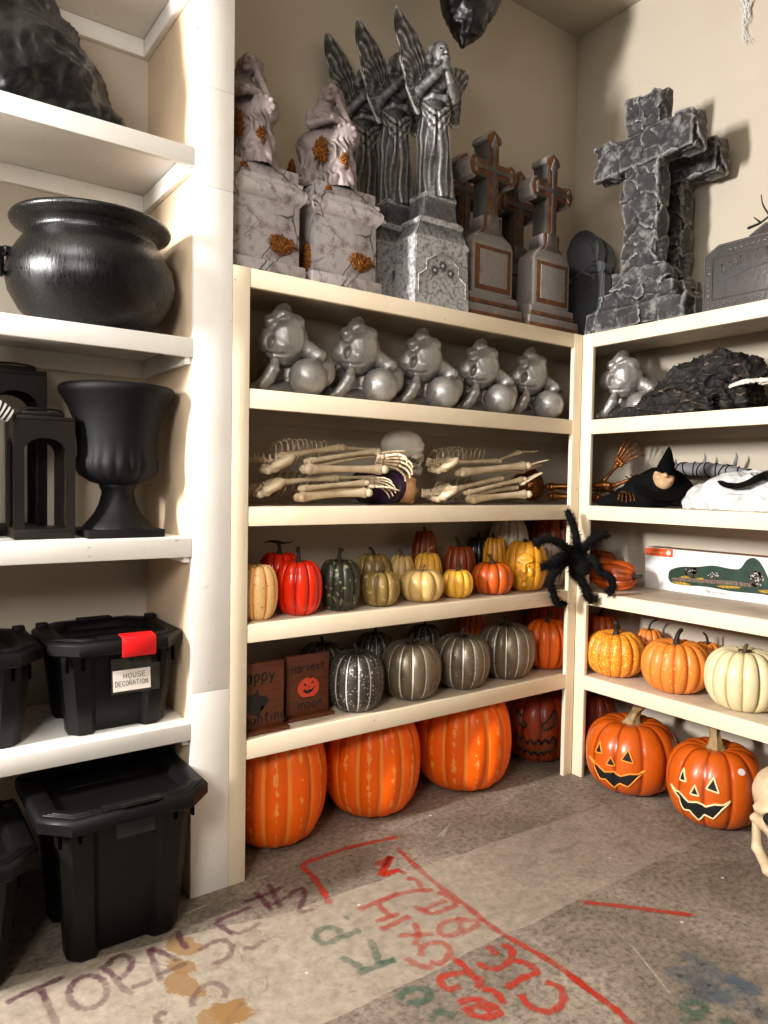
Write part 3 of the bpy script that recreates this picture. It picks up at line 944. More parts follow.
# ================================================================== things in the white unit
BLACKPL = plain('black_plastic', (8, 7, 7), .48, spec=.25, var=.15, vs=6, bmp=.25, bs=160, bd=.002)
BLACKPL2 = plain('black_gloss_plastic', (9, 8, 8), .35, var=.15, vs=6, bmp=.1, bs=120)
REDPL = plain('red_plastic', (214, 20, 24), .38, var=.08)
PAPER = plain('white_card', (232, 222, 210), .7, var=.04)
TAPE = plain('clear_tape_sleeve', (60, 56, 50), .18, var=.2, vs=20, bmp=.4, bs=40)
INK = plain('black_ink', (24, 20, 20), .6, var=.05)

# ---- a small stroke alphabet for hand lettering (unit box 0..1)
LET = {
 'A': [[(0, 0), (.5, 1), (1, 0)], [(.2, .4), (.8, .4)]], 'C': [[(.95, .85), (.5, 1), (.08, .7), (.05, .3), (.45, 0), (.95, .15)]],
 'D': [[(.1, 0), (.1, 1), (.6, .95), (.95, .5), (.6, .05), (.1, 0)]], 'E': [[(.9, 1), (.1, 1), (.1, 0), (.9, 0)], [(.1, .52), (.75, .52)]],
 'G': [[(.95, .85), (.5, 1), (.05, .6), (.2, .1), (.6, 0), (.95, .2), (.95, .45), (.55, .45)]],
 'H': [[(.1, 0), (.1, 1)], [(.9, 0), (.9, 1)], [(.1, .5), (.9, .5)]], 'I': [[(.5, 0), (.5, 1)]],
 'L': [[(.1, 1), (.1, 0), (.9, 0)]], 'M': [[(0, 0), (.1, 1), (.5, .4), (.9, 1), (1, 0)]], 'N': [[(.1, 0), (.1, 1), (.9, 0), (.9, 1)]],
 'O': [[(.5, 1), (.08, .7), (.1, .25), (.5, 0), (.92, .25), (.9, .75), (.5, 1)]], 'P': [[(.1, 0), (.1, 1), (.7, 1), (.92, .75), (.7, .5), (.1, .48)]],
 'R': [[(.1, 0), (.1, 1), (.7, 1), (.92, .75), (.7, .52), (.1, .5)], [(.5, .5), (.95, 0)]], 'S': [[(.92, .85), (.5, 1), (.1, .8), (.3, .55), (.75, .45), (.92, .2), (.5, 0), (.05, .15)]],
 'T': [[(.5, 0), (.5, 1)], [(0, 1), (1, 1)]], 'U': [[(.1, 1), (.12, .25), (.5, 0), (.88, .25), (.9, 1)]], 'Y': [[(0, 1), (.5, .5), (1, 1)], [(.5, .5), (.5, 0)]],
 'a': [[(.8, .6), (.4, .65), (.1, .35), (.35, 0), (.75, .15), (.82, .62), (.85, 0)]], 'e': [[(.1, .35), (.85, .38), (.7, .62), (.35, .65), (.1, .35), (.35, 0), (.85, .1)]],
 'g': [[(.8, .6), (.4, .65), (.1, .35), (.4, .05), (.78, .2), (.8, .62), (.75, -.3), (.3, -.35)]], 'h': [[(.15, 0), (.15, 1)], [(.15, .4), (.5, .65), (.8, .5), (.82, 0)]],
 'i': [[(.5, 0), (.5, .6)], [(.48, .82), (.54, .86)]], 'm': [[(.02, 0), (.04, .62)], [(.04, .45), (.3, .65), (.48, .5), (.5, 0)], [(.5, .45), (.75, .65), (.95, .5), (.97, 0)]],
 'n': [[(.15, 0), (.15, .62)], [(.15, .42), (.5, .65), (.8, .5), (.82, 0)]], 'o': [[(.5, .65), (.1, .4), (.3, 0), (.7, 0), (.9, .4), (.5, .65)]],
 'p': [[(.15, -.35), (.15, .62)], [(.15, .45), (.5, .66), (.88, .4), (.6, .02), (.15, .12)]], 'r': [[(.2, 0), (.2, .62)], [(.2, .4), (.5, .63), (.85, .55)]],
 's': [[(.8, .55), (.4, .65), (.2, .5), (.75, .2), (.5, 0), (.1, .08)]], 't': [[(.5, 1), (.48, .15), (.75, 0)], [(.15, .65), (.9, .68)]],
 'u': [[(.12, .62), (.15, .15), (.45, 0), (.8, .2), (.82, .62), (.86, 0)]], 'v': [[(.1, .62), (.48, 0), (.9, .64)]], 'y': [[(.1, .62), (.48, .05)], [(.9, .64), (.3, -.38)]],
 '#': [[(.3, 0), (.4, 1)], [(.65, 0), (.75, 1)], [(.05, .35), (.95, .35)], [(.1, .68), (1, .68)]], '2': [[(.1, .75), (.5, 1), (.9, .72), (.1, 0), (.95, .02)]], '.': [[(.4, 0), (.55, .02)]],
}
def write(bm, text, org, du, dv, size, wd, gap=.28, nrm=None, thick=.0004, rg=None, pen=.055):
    """hand lettering: text from org along du, up along dv; size = letter height; returns length"""
    du, dv = Vector(du), Vector(dv); x = 0.0
    n = du.cross(dv).normalized() if nrm is None else Vector(nrm)
    for ch in text:
        if ch == ' ': x += size*.5; continue
        w_ = size*wd*(.45 if ch in 'Ii.' else (1.25 if ch in 'mMW' else 1))
        for st in LET[ch]:
            P = [Vector(org)+du*(x+u*w_)+dv*(v*size+(rg.uniform(-.05, .05)*size if rg else 0))+n*thick for u, v in st]
            P = smooth_path(P, 3) if len(P) > 2 else P
            strip(bm, P, n, size*pen)
        x += w_+size*gap*wd
    return x

def strip(bm, P, n, hw):
    """flat ribbon along points, lying in the plane with normal n"""
    L = []
    for i, p in enumerate(P):
        d = P[min(i+1, len(P)-1)]-P[max(i-1, 0)]
        s = d.cross(n)
        s = s.normalized() if s.length > 1e-9 else Vector((1, 0, 0))
        L.append((bm.verts.new(p-s*hw), bm.verts.new(p+s*hw)))
    for a, b in zip(L[:-1], L[1:]):
        bm.faces.new((a[0], a[1], b[1], b[0]))

# ---- storage totes
def octo(w_, d_, c):
    return [(-w_+c, -d_), (w_-c, -d_), (w_, -d_+c), (w_, d_-c), (w_-c, d_), (-w_+c, d_), (-w_, d_-c), (-w_, -d_+c)]
def tote_outline(w_, d_, k, dip):
    """plan of the tub: four stout corner columns, recessed middles; half sizes"""
    c = .028; a = w_*k; b = d_*k
    q = [(-w_+c, -d_), (-a-.012, -d_), (-a+.006, -d_+dip), (a-.006, -d_+dip), (a+.012, -d_), (w_-c, -d_), (w_, -d_+c),
         (w_, -b-.012), (w_-dip, -b+.006), (w_-dip, b-.006), (w_, b+.012), (w_, d_-c), (w_-c, d_), (a+.012, d_), (a-.006, d_-dip), (-a+.006, d_-dip), (-a-.012, d_), (-w_+c, d_), (-w_, d_-c),
         (-w_, b+.012), (-w_+dip, b-.006), (-w_+dip, -b+.006), (-w_, -b-.012), (-w_, -d_+c)]
    return q
def tote(x, y, z, w_, d_, h, label, latch, card=False, ang=0.0, base=.80):
    """w_, d_: half width and depth of the lid; y is the middle"""
    e = empty('storage_tote', (x, y, z), ang, label, 'storage bin', 'black lidded storage bins')
    rim = .048
    bm = BM(); rr = []
    for t, s_ in ((0, base-.03), (.03, base), (.5, base+.06), (.97, base+.115), (1, base+.115)):
        zz = t*(h-rim)
        rr.append([(u, v, zz) for u, v in tote_outline(w_*s_, d_*s_, .48, .022*(1-.5*t)+.004)])
    rings(bm, rr)
    for sx in (-1, 1):          # upright ribs under the rim
        for k in (-.86, -.62, .62, .86):
            box(bm, k*w_*.9-.004, k*w_*.9+.004, -d_*(base+.115)-.006, -d_*(base+.1)+.004, h-rim-.045, h-rim, .001)
    ob('tub', bm, BLACKPL, e)
    # lid: wide octagonal rim, sunk middle, ridges
    bm = BM()
    c = .075
    def ring(s_, zz, cc=c): return [(u, v, zz) for u, v in octo(w_-s_, d_-s_, cc)]
    rings(bm, [ring(.008, h-rim), ring(0, h-rim+.006), ring(0, h-.012), ring(.006, h-.004), ring(.014, h), ring(.052, h, c*.75), ring(.062, h-.008, c*.72), ring(.070, h-.026, c*.7)], True, True)
    for sx in (-1, 1):          # raised corner ridges front
        for k in range(3):
            x0 = sx*(w_-.10); o = .012*k
            tube(bm, [(sx*(w_*.42), -d_+.018+o, h+.001), (sx*(w_-.085), -d_+.018+o, h+.001), (sx*(w_-.018-o), -d_+.085, h+.001)], .0035, 6, flat=.7)
        box(bm, sx*(w_-.03)-.018, sx*(w_-.03)+.018, d_*.55-.02, d_*.55+.02, h-.006, h+.014, .004)
    box(bm, -w_*.34, w_*.34, -d_+.012, -d_+.05, h-.003, h+.006, .003)
    box(bm, -w_*.5, w_*.5, d_*.2-.012, d_*.2+.012, h-.030, h-.021, .003)
    box(bm, -w_*.28, w_*.28, d_-.05, d_-.014, h-.003, h+.008, .003)
    ob('lid', bm, BLACKPL, e)
    # latch over the front rim
    bm = BM(); lw = w_*.25
    if latch:
        ox = w_*.20
        prof = [(-d_+.042, h+.004), (-d_+.040, h+.009), (-d_-.004, h+.006), (-d_-.010, h-.004), (-d_-.011, h-rim+.002), (-d_-.006, h-rim-.010), (-d_-.002, h-rim-.008), (-d_-.003, h-.004), (-d_+.002, h+.001)]
        prism(bm, prof, ox-lw, ox+lw, 'yz', .0015)
        o = ob('latch', bm, latch, e); o['label'] = 'red latch'
    else:
        box(bm, -w_*.22, w_*.22, -d_-.007, -d_+.005, h-rim-.03, h-rim+.01, .003)
        box(bm, -w_*.16, w_*.30, -d_+.004, -d_+.02, h+.004, h+.012, .003)
        ob('latch', bm, BLACKPL2, e)
    if card:
        # tape sleeve with a card, on the sloping front
        fr = Matrix.Translation((w_*.18, -d_*(base+.075)-.005, h*.60)) @ Matrix.Rotation(-.10, 4, 'X')
        sl = bmesh.new(); box(sl, -.07, .082, -.002, 0, -.060, .052, .0008)
        bmesh.ops.transform(sl, matrix=fr, verts=sl.verts[:])
        s_ = ob('label_sleeve', sl, TAPE, e, False)
        sl = bmesh.new(); box(sl, -.066, .052, -.0035, -.0022, -.052, .014, .0)
        bmesh.ops.transform(sl, matrix=fr, verts=sl.verts[:])
        cd_ = ob('label_card', sl, PAPER, e, False); cd_['label'] = 'white card with handwriting'
        bm = BM(); g = random.Random(3)
        write(bm, 'HOUSE', (-.034, -.0038, -.012), (1, 0, 0), (0, 0, 1), .0155, .72, .32, (0, -1, 0), rg=g)
        write(bm, 'DECORATION', (-.060, -.0038, -.036), (1, 0, 0), (0, 0, 1), .0155, .54, .32, (0, -1, 0), rg=g)
        bmesh.ops.transform(bm, matrix=fr, verts=bm.verts[:])
        ob('lettering', bm, INK, cd_, False)
    return e
tote(-2.141, .212, A_T[3], .211, .208, .306, 'black storage bin with a red latch and handwritten white card', REDPL, True, base=.72)
tote(-2.566, .225, A_T[3], .205, .215, .300, 'black bin on the bin shelf, left of the one with the red latch', None, base=.70)
tote(-2.176, .028, 0, .247, .255, .462, 'big black bin on the floor in front of the wide white board', None, base=.66)
tote(-2.655, .03, 0, .238, .25, .385, 'big black bin on the floor at the left photo edge', None, base=.66)

# ---- cauldron
CAULD = None
def m_brushed():
    m, nt, b, out = nodes('black_brushed_plastic')
    co = coords(nt, vec=(130, 130, 3), kind='Object')
    b.inputs['Base Color'].default_value = lin((7, 7, 7)); b.inputs['Specular IOR Level'].default_value = .38
    f = noise(nt, co, 1.5, 5, .6)
    nt.links.new(ramp(nt, f, [(.3, g4(.20)), (.7, g4(.42))]), b.inputs['Roughness'])
    bump(nt, b, f, .25, .004)
    return m
CAULD = m_brushed()
e = empty('cauldron', (-2.199, .172, A_T[1]), .3, 'round black witch cauldron with a flared rim on the white shelf', 'cauldron')
bm = BM()
lathe(bm, [(.02, .004), (.13, .0), (.165, .012), (.215, .06), (.246, .115), (.256, .165), (.246, .215), (.220, .258), (.202, .283), (.200, .298), (.214, .314), (.238, .328), (.243, .338), (.238, .347), (.224, .350), (.205, .342), (.190, .325), (.186, .30), (.2, .25), (.22, .2), (.22, .15), (.17, .05), (.02, .03)], 72)
ob('pot', bm, CAULD, e, True)
for an in (R(180)-.3, R(28)-.3):
    bm = BM(); p = []
    c0, s0 = math.cos(an), math.sin(an)
    for k in range(17):
        t = 2*PI*k/16
        rr_ = .256+.010+.008*math.cos(t)
        p.append((c0*rr_-s0*.036*math.cos(t), s0*rr_+c0*.036*math.cos(t), .185+.036*math.sin(t)))
    tube(bm, p, .0095, 10)
    box(bm, c0*.245-.02, c0*.245+.02, s0*.245-.02, s0*.245+.02, .205, .232, .008)
    ob('handle', bm, BLACKPL2, e, True)

# ---- fluted urn
URNM = plain('matt_black_plastic', (7, 7, 8), .62, spec=.2, var=.15, vs=6, bmp=.2, bs=140, bd=.002)
e = empty('garden_urn', (-2.118, .175, A_T[2]), 0, 'tall matt black garden urn on a square foot, beside the lanterns', 'urn')
bm = BM()
def flute(a, z):
    k = max(0, 1-abs(z-.225)/.075)
    return 1+.055*k*(abs(math.sin(a*10))-.35)
lathe(bm, [(.02, .168), (.058, .170), (.085, .178), (.118, .200), (.128, .222), (.129, .245), (.124, .262), (.126, .30), (.131, .34), (.140, .385), (.156, .425), (.176, .458), (.182, .468), (.182, .482), (.174, .490), (.160, .484), (.150, .455), (.12, .36), (.10, .27), (.02, .25)], 120, fn=flute)
ob('bowl', bm, URNM, e, True)
bm = BM()
lathe(bm, [(.06, .0), (.112, .020), (.108, .032), (.092, .052), (.074, .075), (.060, .105), (.052, .135), (.051, .150), (.056, .158), (.060, .168), (.055, .176)], 64, fn=lambda a, z: 1+.02*abs(math.sin(a*8))*max(0, 1-z/.1))
ob('stem', bm, URNM, e, True)
bm = BM(); box(bm, -.122, .122, -.115, .115, 0, .026, .004)
ob('foot', bm, URNM, e)

# ---- lanterns with arched openings
LANM = plain('dark_bronze_metal', (27, 21, 17), .5, spec=.3, var=.15, vs=12, bmp=.2, bs=120, bd=.002)
def lantern(x, y, z, w_, h, label, seed):
    e = empty('candle_lantern', (x, y, z), 0, label, 'lantern', 'dark arched candle lanterns')
    a = w_/2; t = .020; pw = w_*.16
    bm = BM(); box(bm, -a, a, -a, a, 0, .032, .003); ob('base', bm, LANM, e)
    for side in range(4):       # one arched frame per side
        bm = BM()
        out = [(-a, .03), (a, .03), (a, h), (-a, h)]
        iw = a-pw; top = h-.052; n = 12
        arch = [(-iw, .034)]+[(-iw*math.cos(PI*k/n), top-iw*.72+iw*.72*math.sin(PI*k/n)) for k in range(n+1)]+[(iw, .034)]
        # left post, right post, spandrel
        L = [(-a, .03), (-iw, .03)]+[p for p in arch[1:n//2+2]]+[(0, h), (-a, h)]
        prism(bm, L, -a+.0005, -a+t*.5)
        Rr = [(a, .03), (a, h), (0, h)]+[p for p in arch[n//2+1:n+2]]+[(iw, .03)]
        prism(bm, Rr, -a+.0005, -a+t*.5)
        bmesh.ops.rotate(bm, verts=bm.verts[:], cent=(0, 0, 0), matrix=Matrix.Rotation(side*PI/2, 3, 'Z'))
        ob('arched_frame', bm, LANM, e)
    bm = BM()
    box(bm, -a, a, -a, a, h+.0005, h+.014, .003)
    box(bm, -a*.72, a*.72, -a*.72, a*.72, h+.0145, h+.030, .006)
    ob('top', bm, LANM, e)
    bm = BM(); tube(bm, [(a*.72*math.cos(PI*k/14)*1.0, -a*.2-.012*math.sin(PI*k/14), h+.034+.006*math.sin(PI*k/14)) for k in range(15)], .004, 8)
    ob('carrying_ring', bm, LANM, e)
    bm = BM(); prism(bm, [(-a*.05, .033), (a*.1, .033), (a*.1, h-.01), (-a*.05, h-.01)], a*.2, a*.25); 
    bm.free()
    return e
lantern(-2.352, .192, A_T[2], .172, .362, 'shorter dark lantern with arched windows, standing beside the urn', 1)
lantern(-2.405, .382, A_T[2], .186, .520, 'taller dark lantern with arched windows, standing behind the shorter one', 2)

# ---- striped stocking leg leaning in from the left
def m_stripes():
    m, nt, b, out = nodes('black_white_stripes')
    at_ = N(nt, 'Attribute'); at_.attribute_name = 'run'
    f = math_(nt, 'FRACT', math_(nt, 'MULTIPLY', at_.outputs['Fac'], 1.0))
    nt.links.new(ramp(nt, f, [(0, lin((18, 16, 16))), (.5, lin((232, 228, 222)))], 'CONSTANT'), b.inputs['Base Color'])
    b.inputs['Roughness'].default_value = .8
    return m
bm = BM()
q1 = at(11, 412, 'y', .10)
P = smooth_path([(q1.x-.11, .09, A_T[2]+.001), (q1.x-.115, .09, A_T[2]+.16), (q1.x-.115, .09, q1.z-.06), (q1.x-.085, .095, q1.z+.008), (q1.x-.04, .10, q1.z+.008), (q1.x, .10, q1.z-.012)], 10)
rad = lerp_list([.030, .026, .026, .030, .028, .020], len(P))
tube(bm, P, rad, 16)
me = bpy.data.meshes.new('stocking'); bmesh.ops.recalc_face_normals(bm, faces=bm.faces[:]); bm.to_mesh(me); bm.free()
run = []
acc = 0
for i in range(len(P)):
    if i: acc += (P[i]-P[i-1]).length
    run += [acc/.0125]*16
me_attr(me, 'run', run)
o = link_mesh('stocking', me, m_stripes(), None, True)
tag(o, 'black and white striped stocking leg in front of the taller lantern', 'stocking')

# ---- black refuse bags
def m_bag():
    m, nt, b, out = nodes('black_bag_film')
    co = coords(nt)
    b.inputs['Base Color'].default_value = lin((8, 8, 8))
    b.inputs['Roughness'].default_value = .34
    w1 = N(nt, 'TexWave'); w1.inputs['Scale'].default_value = 5; w1.inputs['Distortion'].default_value = 9; w1.inputs['Detail'].default_value = 4; w1.inputs['Detail Scale'].default_value = 1.4
    nt.links.new(co, w1.inputs['Vector'])
    v = N(nt, 'TexVoronoi'); v.feature = 'DISTANCE_TO_EDGE'; v.inputs['Scale'].default_value = 7; nt.links.new(coords(nt, vec=(1, 1, .6)), v.inputs['Vector'])
    h = math_(nt, 'ADD', math_(nt, 'MULTIPLY', w1.outputs['Fac'], .5), math_(nt, 'MULTIPLY', v.outputs['Distance'], 1.2))
    bump(nt, b, h, .3, .015)
    return m
BAG = m_bag()
def crumple(me, amp, fr, seed, ridge=True):
    co = me_co(me); no = me_no(me)
    n = snoise(co*fr, seed, 4)
    if ridge: n = 1-2*np.abs(n)**.7
    me_set(me, co+no*(n*amp)[:, None])

def m_rel(px, py, y): return at(px, py, 'y', y)
S = Sculpt((-3.0, .0, A_T[0]-.02), (-2.02, .47, 3.0), .011)
zb = A_T[0]
S.add(S.ell((-2.60, .22, zb+.19), (.36, .20, .34)), 0)
S.add(S.ell((-2.42, .18, zb+.10), (.26, .155, .22)), .08)
S.add(S.cone((-2.40, .20, zb+.33), (-2.31, .20, zb+.16), .07, .05), .05)
S.add(S.cone((-2.36, .15, zb+.12), (-2.135, .08, zb+.022), .12, .016), .06)
S.cut(S.bx((-2.5, .2, zb-.5), (2, 2, .5)), .004)
me = S.mesh('bag'); crumple(me, .016, 3.5, 4); crumple(me, .004, 9, 9)
co = me_co(me); co[:, 2] = np.maximum(co[:, 2], zb+.0015); co[:, 1] = np.minimum(np.maximum(co[:, 1], .01), D-.01); me_set(me, co)
tag(link_mesh('refuse_bag', me, BAG, None, True), 'bulging black plastic bag on the top shelf of the white unit', 'plastic bag')
# ================================================================== statues and tombstones on top of the cream runs
TOP = T[0]
def stone(name, dark, mid, light, rough=.6, metal=0.0, p0=.47, p1=.54, ns=14, bmp=.4, bs=40, veins=None, spots=None, rim=None):
    """cast prop stone, dry-brushed on its raised edges"""
    if name in MATS: return MATS[name]
    m, nt, b, out = nodes(name)
    co = coords(nt)
    geo = N(nt, 'NewGeometry')
    f = noise(nt, co, ns, 6, .65)
    c = ramp(nt, f, [(.32, lin(dark)), (.66, lin(mid))])
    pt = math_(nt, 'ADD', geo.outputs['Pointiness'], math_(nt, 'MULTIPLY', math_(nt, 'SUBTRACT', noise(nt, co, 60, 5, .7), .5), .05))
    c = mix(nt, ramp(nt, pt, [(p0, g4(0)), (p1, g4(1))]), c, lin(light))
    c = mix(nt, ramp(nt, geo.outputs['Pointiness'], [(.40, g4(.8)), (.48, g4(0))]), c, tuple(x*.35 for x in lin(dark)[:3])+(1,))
    if veins:
        v = N(nt, 'TexVoronoi'); v.feature = 'DISTANCE_TO_EDGE'; v.inputs['Scale'].default_value = veins[1]
        w_ = mix(nt, .12, co, N2(nt, co, 6))
        nt.links.new(w_, v.inputs['Vector'])
        k = math_(nt, 'MULTIPLY', ramp(nt, v.outputs['Distance'], [(.006, g4(1)), (.022, g4(0))]), ramp(nt, noise(nt, co, 5, 3), [(.36, g4(0)), (.50, g4(.9))]))
        c = mix(nt, k, c, lin(veins[0]))
    if spots:
        c = mix(nt, ramp(nt, noise(nt, co, spots[1], 5, .7), [(spots[2]-.05, g4(0)), (spots[2]+.12, g4(spots[3] if len(spots) > 3 else .9))]), c, lin(spots[0]))
    nt.links.new(c, b.inputs['Base Color'])
    b.inputs['Roughness'].default_value = rough; b.inputs['Metallic'].default_value = metal
    b.inputs['Specular IOR Level'].default_value = .35
    bump(nt, b, noise(nt, co, bs, 7, .7), bmp, .006)
    MATS[name] = m
    return m
def N2(nt, co, sc):
    n = N(nt, 'TexNoise'); n.inputs['Scale'].default_value = sc; nt.links.new(co, n.inputs['Vector']); return n.outputs['Color']

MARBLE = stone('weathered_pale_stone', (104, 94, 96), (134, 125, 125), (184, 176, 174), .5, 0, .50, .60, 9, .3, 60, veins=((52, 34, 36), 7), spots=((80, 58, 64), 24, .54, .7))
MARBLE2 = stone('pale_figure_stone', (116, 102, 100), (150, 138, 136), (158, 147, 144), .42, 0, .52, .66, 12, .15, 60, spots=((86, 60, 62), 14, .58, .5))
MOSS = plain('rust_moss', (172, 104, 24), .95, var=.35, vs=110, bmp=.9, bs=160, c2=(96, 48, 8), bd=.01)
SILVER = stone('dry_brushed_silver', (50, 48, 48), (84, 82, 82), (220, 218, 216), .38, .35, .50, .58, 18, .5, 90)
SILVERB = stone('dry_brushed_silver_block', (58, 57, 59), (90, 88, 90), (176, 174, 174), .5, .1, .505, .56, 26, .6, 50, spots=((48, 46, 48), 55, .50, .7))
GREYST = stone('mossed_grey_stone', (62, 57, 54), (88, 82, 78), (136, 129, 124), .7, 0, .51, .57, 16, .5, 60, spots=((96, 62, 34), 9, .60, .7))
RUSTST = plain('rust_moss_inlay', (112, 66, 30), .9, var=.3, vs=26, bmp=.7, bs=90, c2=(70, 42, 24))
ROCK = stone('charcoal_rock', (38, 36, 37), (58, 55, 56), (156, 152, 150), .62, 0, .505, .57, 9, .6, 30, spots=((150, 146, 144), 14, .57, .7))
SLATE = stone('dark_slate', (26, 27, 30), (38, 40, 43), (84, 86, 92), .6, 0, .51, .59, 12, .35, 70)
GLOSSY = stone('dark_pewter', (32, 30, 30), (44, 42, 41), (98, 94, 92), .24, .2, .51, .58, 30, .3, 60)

def moss(parent, loc, ry, rx, rz, seed, thick=.010):
    """ragged clump of dry moss; rx, rz its half size, lying in the plane turned by ry about z"""
    g = np.random.RandomState(seed); bm = BM()
    bmesh.ops.create_icosphere(bm, subdivisions=5, radius=1.0)
    me = bpy.data.meshes.new('moss_patch'); bm.to_mesh(me); bm.free()
    co = me_co(me).copy()
    ang = np.arctan2(co[:, 2], co[:, 0])
    rag = 1+.10*np.sin(ang*3+seed)+.09*np.sin(ang*8+2*seed)+.09*np.sin(ang*15+seed*3)+.08*np.sin(ang*26+seed*5)
    n = snoise(co*4.5, seed, 4)
    out = np.stack([co[:, 0]*rx*rag, co[:, 1]*thick*(1+.9*n), co[:, 2]*rz*rag], 1)
    me_set(me, out)
    o = link_mesh('moss_patch', me, MOSS, parent, True)
    o.location = loc; o.rotation_euler = (0, 0, ry)
    return o

# ------------------------------------------------------------------ seated weeping figures
def weeping(loc, label):
    e = empty('weeping_statue', loc, 0, label, 'statue', 'pale statues of a seated mourning woman')
    bm = BM()
    W, Dp, PH = .149, .105, .058
    def tier(hw, hd, z0, z1, bev): box(bm, -hw, hw, -hd, hd, z0, z1, bev)
    tier(W+.008, Dp+.006, 0, .052, .008)
    tier(W-.012, Dp-.010, .050, .222+PH, .006)
    rr = []
    for s_, z in ((-.012, .205), (-.006, .214), (.006, .226), (.009, .240), (.008, .252), (.002, .262), (-.004, .268), (-.004, .285)):
        z += PH
        rr.append([(-W-s_, -Dp-s_, z), (W+s_, -Dp-s_, z), (W+s_, Dp+s_, z), (-W-s_, Dp+s_, z)])
    rings(bm, rr)
    tier(W-.016, Dp-.012, .282+PH, .330+PH, .007)
    # shallow wavy relief band
    for k in range(15):
        x = -W+.02+k*.021
        box(bm, x-.008, x+.008, -Dp-.003, -Dp+.02, .232+PH+.006*math.sin(k*1.7), .246+PH+.006*math.sin(k*1.7), .003)
    ob('pedestal', bm, MARBLE, e)
    # figure, modelled in its own frame: x across the viewer, -y towards him
    S = Sculpt((-.15, -.13, -.008), (.15, .11, .43), .0027)
    S.add(S.ell((0, 0, .02), (.105, .075, .055)), 0)
    S.add(S.cone((-.018, 0, .02), (-.01, .0, .17), .094, .056), .03)
    S.add(S.cone((.055, -.045, .02), (.045, -.045, .155), .062, .052), .03)      # knees and shins under the cloth
    S.add(S.cone((-.05, .01, .165), (.05, -.045, .165), .062, .050), .03)         # thighs
    S.add(S.cone((-.024, .01, .17), (-.016, .008, .23), .050, .038), .02); S.add(S.cone((-.016, .008, .23), (-.006, .006, .285), .038, .044), .012)         # torso
    S.add(S.cone((-.048, .0, .290), (.042, .005, .285), .023, .022), .012)       # shoulders
    S.add(S.ell((-.02, -.042, .262), (.030, .020, .022)), .015); S.add(S.ell((.02, -.040, .260), (.028, .02, .022)), .015)
    S.chain([(-.060, -.006, .285), (-.058, -.050, .228), (.02, -.088, .238), (.062, -.078, .230)], [.020, .0175, .0135, .012], .005)   # right arm across
    S.chain([(.050, .0, .280), (.088, -.050, .232), (.054, -.036, .312)], [.019, .0155, .0115], .005)     # left arm up to the cheek
    S.chain([(.050, -.035, .310), (.046, -.034, .345)], [.014, .010], .006)
    S.add(S.cone((-.006, .0, .30), (.010, -.01, .335), .022, .020), .010)       # neck
    S.add(S.ell((.016, -.020, .358), (.030, .034, .041), (0.25, .18, .2)), .008)   # head
    S.add(S.cone((.010, -.052, .358), (.008, -.058, .346), .004, .007), .006)    # nose
    S.add(S.ell((.010, -.047, .331), (.014, .012, .010)), .008)                   # chin
    S.cut(S.ell((-.004, -.054, .361), (.008, .007, .005)), .006); S.cut(S.ell((.022, -.053, .362), (.008, .007, .005)), .006)
    S.cut(S.ell((.009, -.0585, .339), (.009, .003, .0016)), .003)
    S.add(S.ell((.022, .006, .372), (.038, .038, .036)), .008)                      # hair
    S.chain([(.05, -.005, .365), (.058, .0, .325), (.05, .02, .285)], [.017, .016, .012], .012)
    S.chain([(-.012, .0, .37), (-.022, .01, .335), (-.025, .025, .30)], [.015, .014, .012], .012)
    S.add(S.ell((.072, -.060, .180), (.054, .048, .054)), .004)                     # flower-wreathed globe
    for k in range(11):
        a = k*.6
        S.add(S.ell((.072+.034*math.cos(a), -.094-.006*abs(math.sin(a*2)), .186+.030*math.sin(a)), (.009, .006, .009)), .005)
    me = S.mesh('figure')
    co = me_co(me).copy(); no = me_no(me)
    th = np.arctan2(co[:, 1]-.0, co[:, 0]+.0)
    lo = np.clip((.205-co[:, 2])/.06, 0, 1)*np.clip((np.abs(co[:, 1]+.06)+np.abs(co[:, 2]-.18)-.045)/.03, 0, 1)
    nz = snoise(co*7, 5, 3)
    fold = .6*np.sin(th*13+nz*4.5+co[:, 2]*(-30)*np.sign(co[:, 0]+.02))+.5*np.sin(th*24+nz*7+co[:, 2]*45)
    up = np.clip((co[:, 2]-.20)/.03, 0, 1)*np.clip((.29-co[:, 2])/.02, 0, 1)
    hair = np.clip((co[:, 2]-.30)/.02, 0, 1)*np.clip((co[:, 1]+.028)/.02, 0, 1)
    d = lo*(fold*.0062+.0030*np.sin(co[:, 0]*150+co[:, 2]*70+nz*8))+up*np.sin(co[:, 0]*180+co[:, 2]*120+nz*4)*.0016+hair*np.sin(co[:, 2]*300+co[:, 0]*330+nz*5)*.0018
    d -= np.clip((.03-co[:, 2])/.03, 0, 1)*(.004*np.sin(th*9))
    me_set(me, co+no*d[:, None])
    fg = link_mesh('figure', me, MARBLE2, e, True)
    fg.location = (-.045, -.005, .326+PH); fg.rotation_euler = (0, 0, R(-28))
    # moss: on the plinth front, side, lap, knee, back of the skirt
    moss(e, (.062, -Dp+.004, .118), 0, .050, .033, 1)
    moss(e, (-W+.010, -.03, .11), PI/2, .04, .05, 2)
    moss(e, (-.09, -Dp-.002, .302+PH), 0, .014, .008, 3, .006)
    moss(fg, (-.022, -.092, .118), .0, .027, .046, 4, .014)
    moss(fg, (.066, -.092, .082), .35, .017, .034, 5, .014)
    moss(fg, (-.128, .02, .07), -1.3, .02, .05, 6, .012)
    return e
w2 = weeping((-1.312, .145, TOP), 'pale stone statue of a seated weeping woman beside the dark winged angels')
w1 = copy_tree(w2); w1.location = (-1.647, .150, TOP)
w1['label'] = 'pale stone statue of a seated weeping woman, partly hidden by the white board'

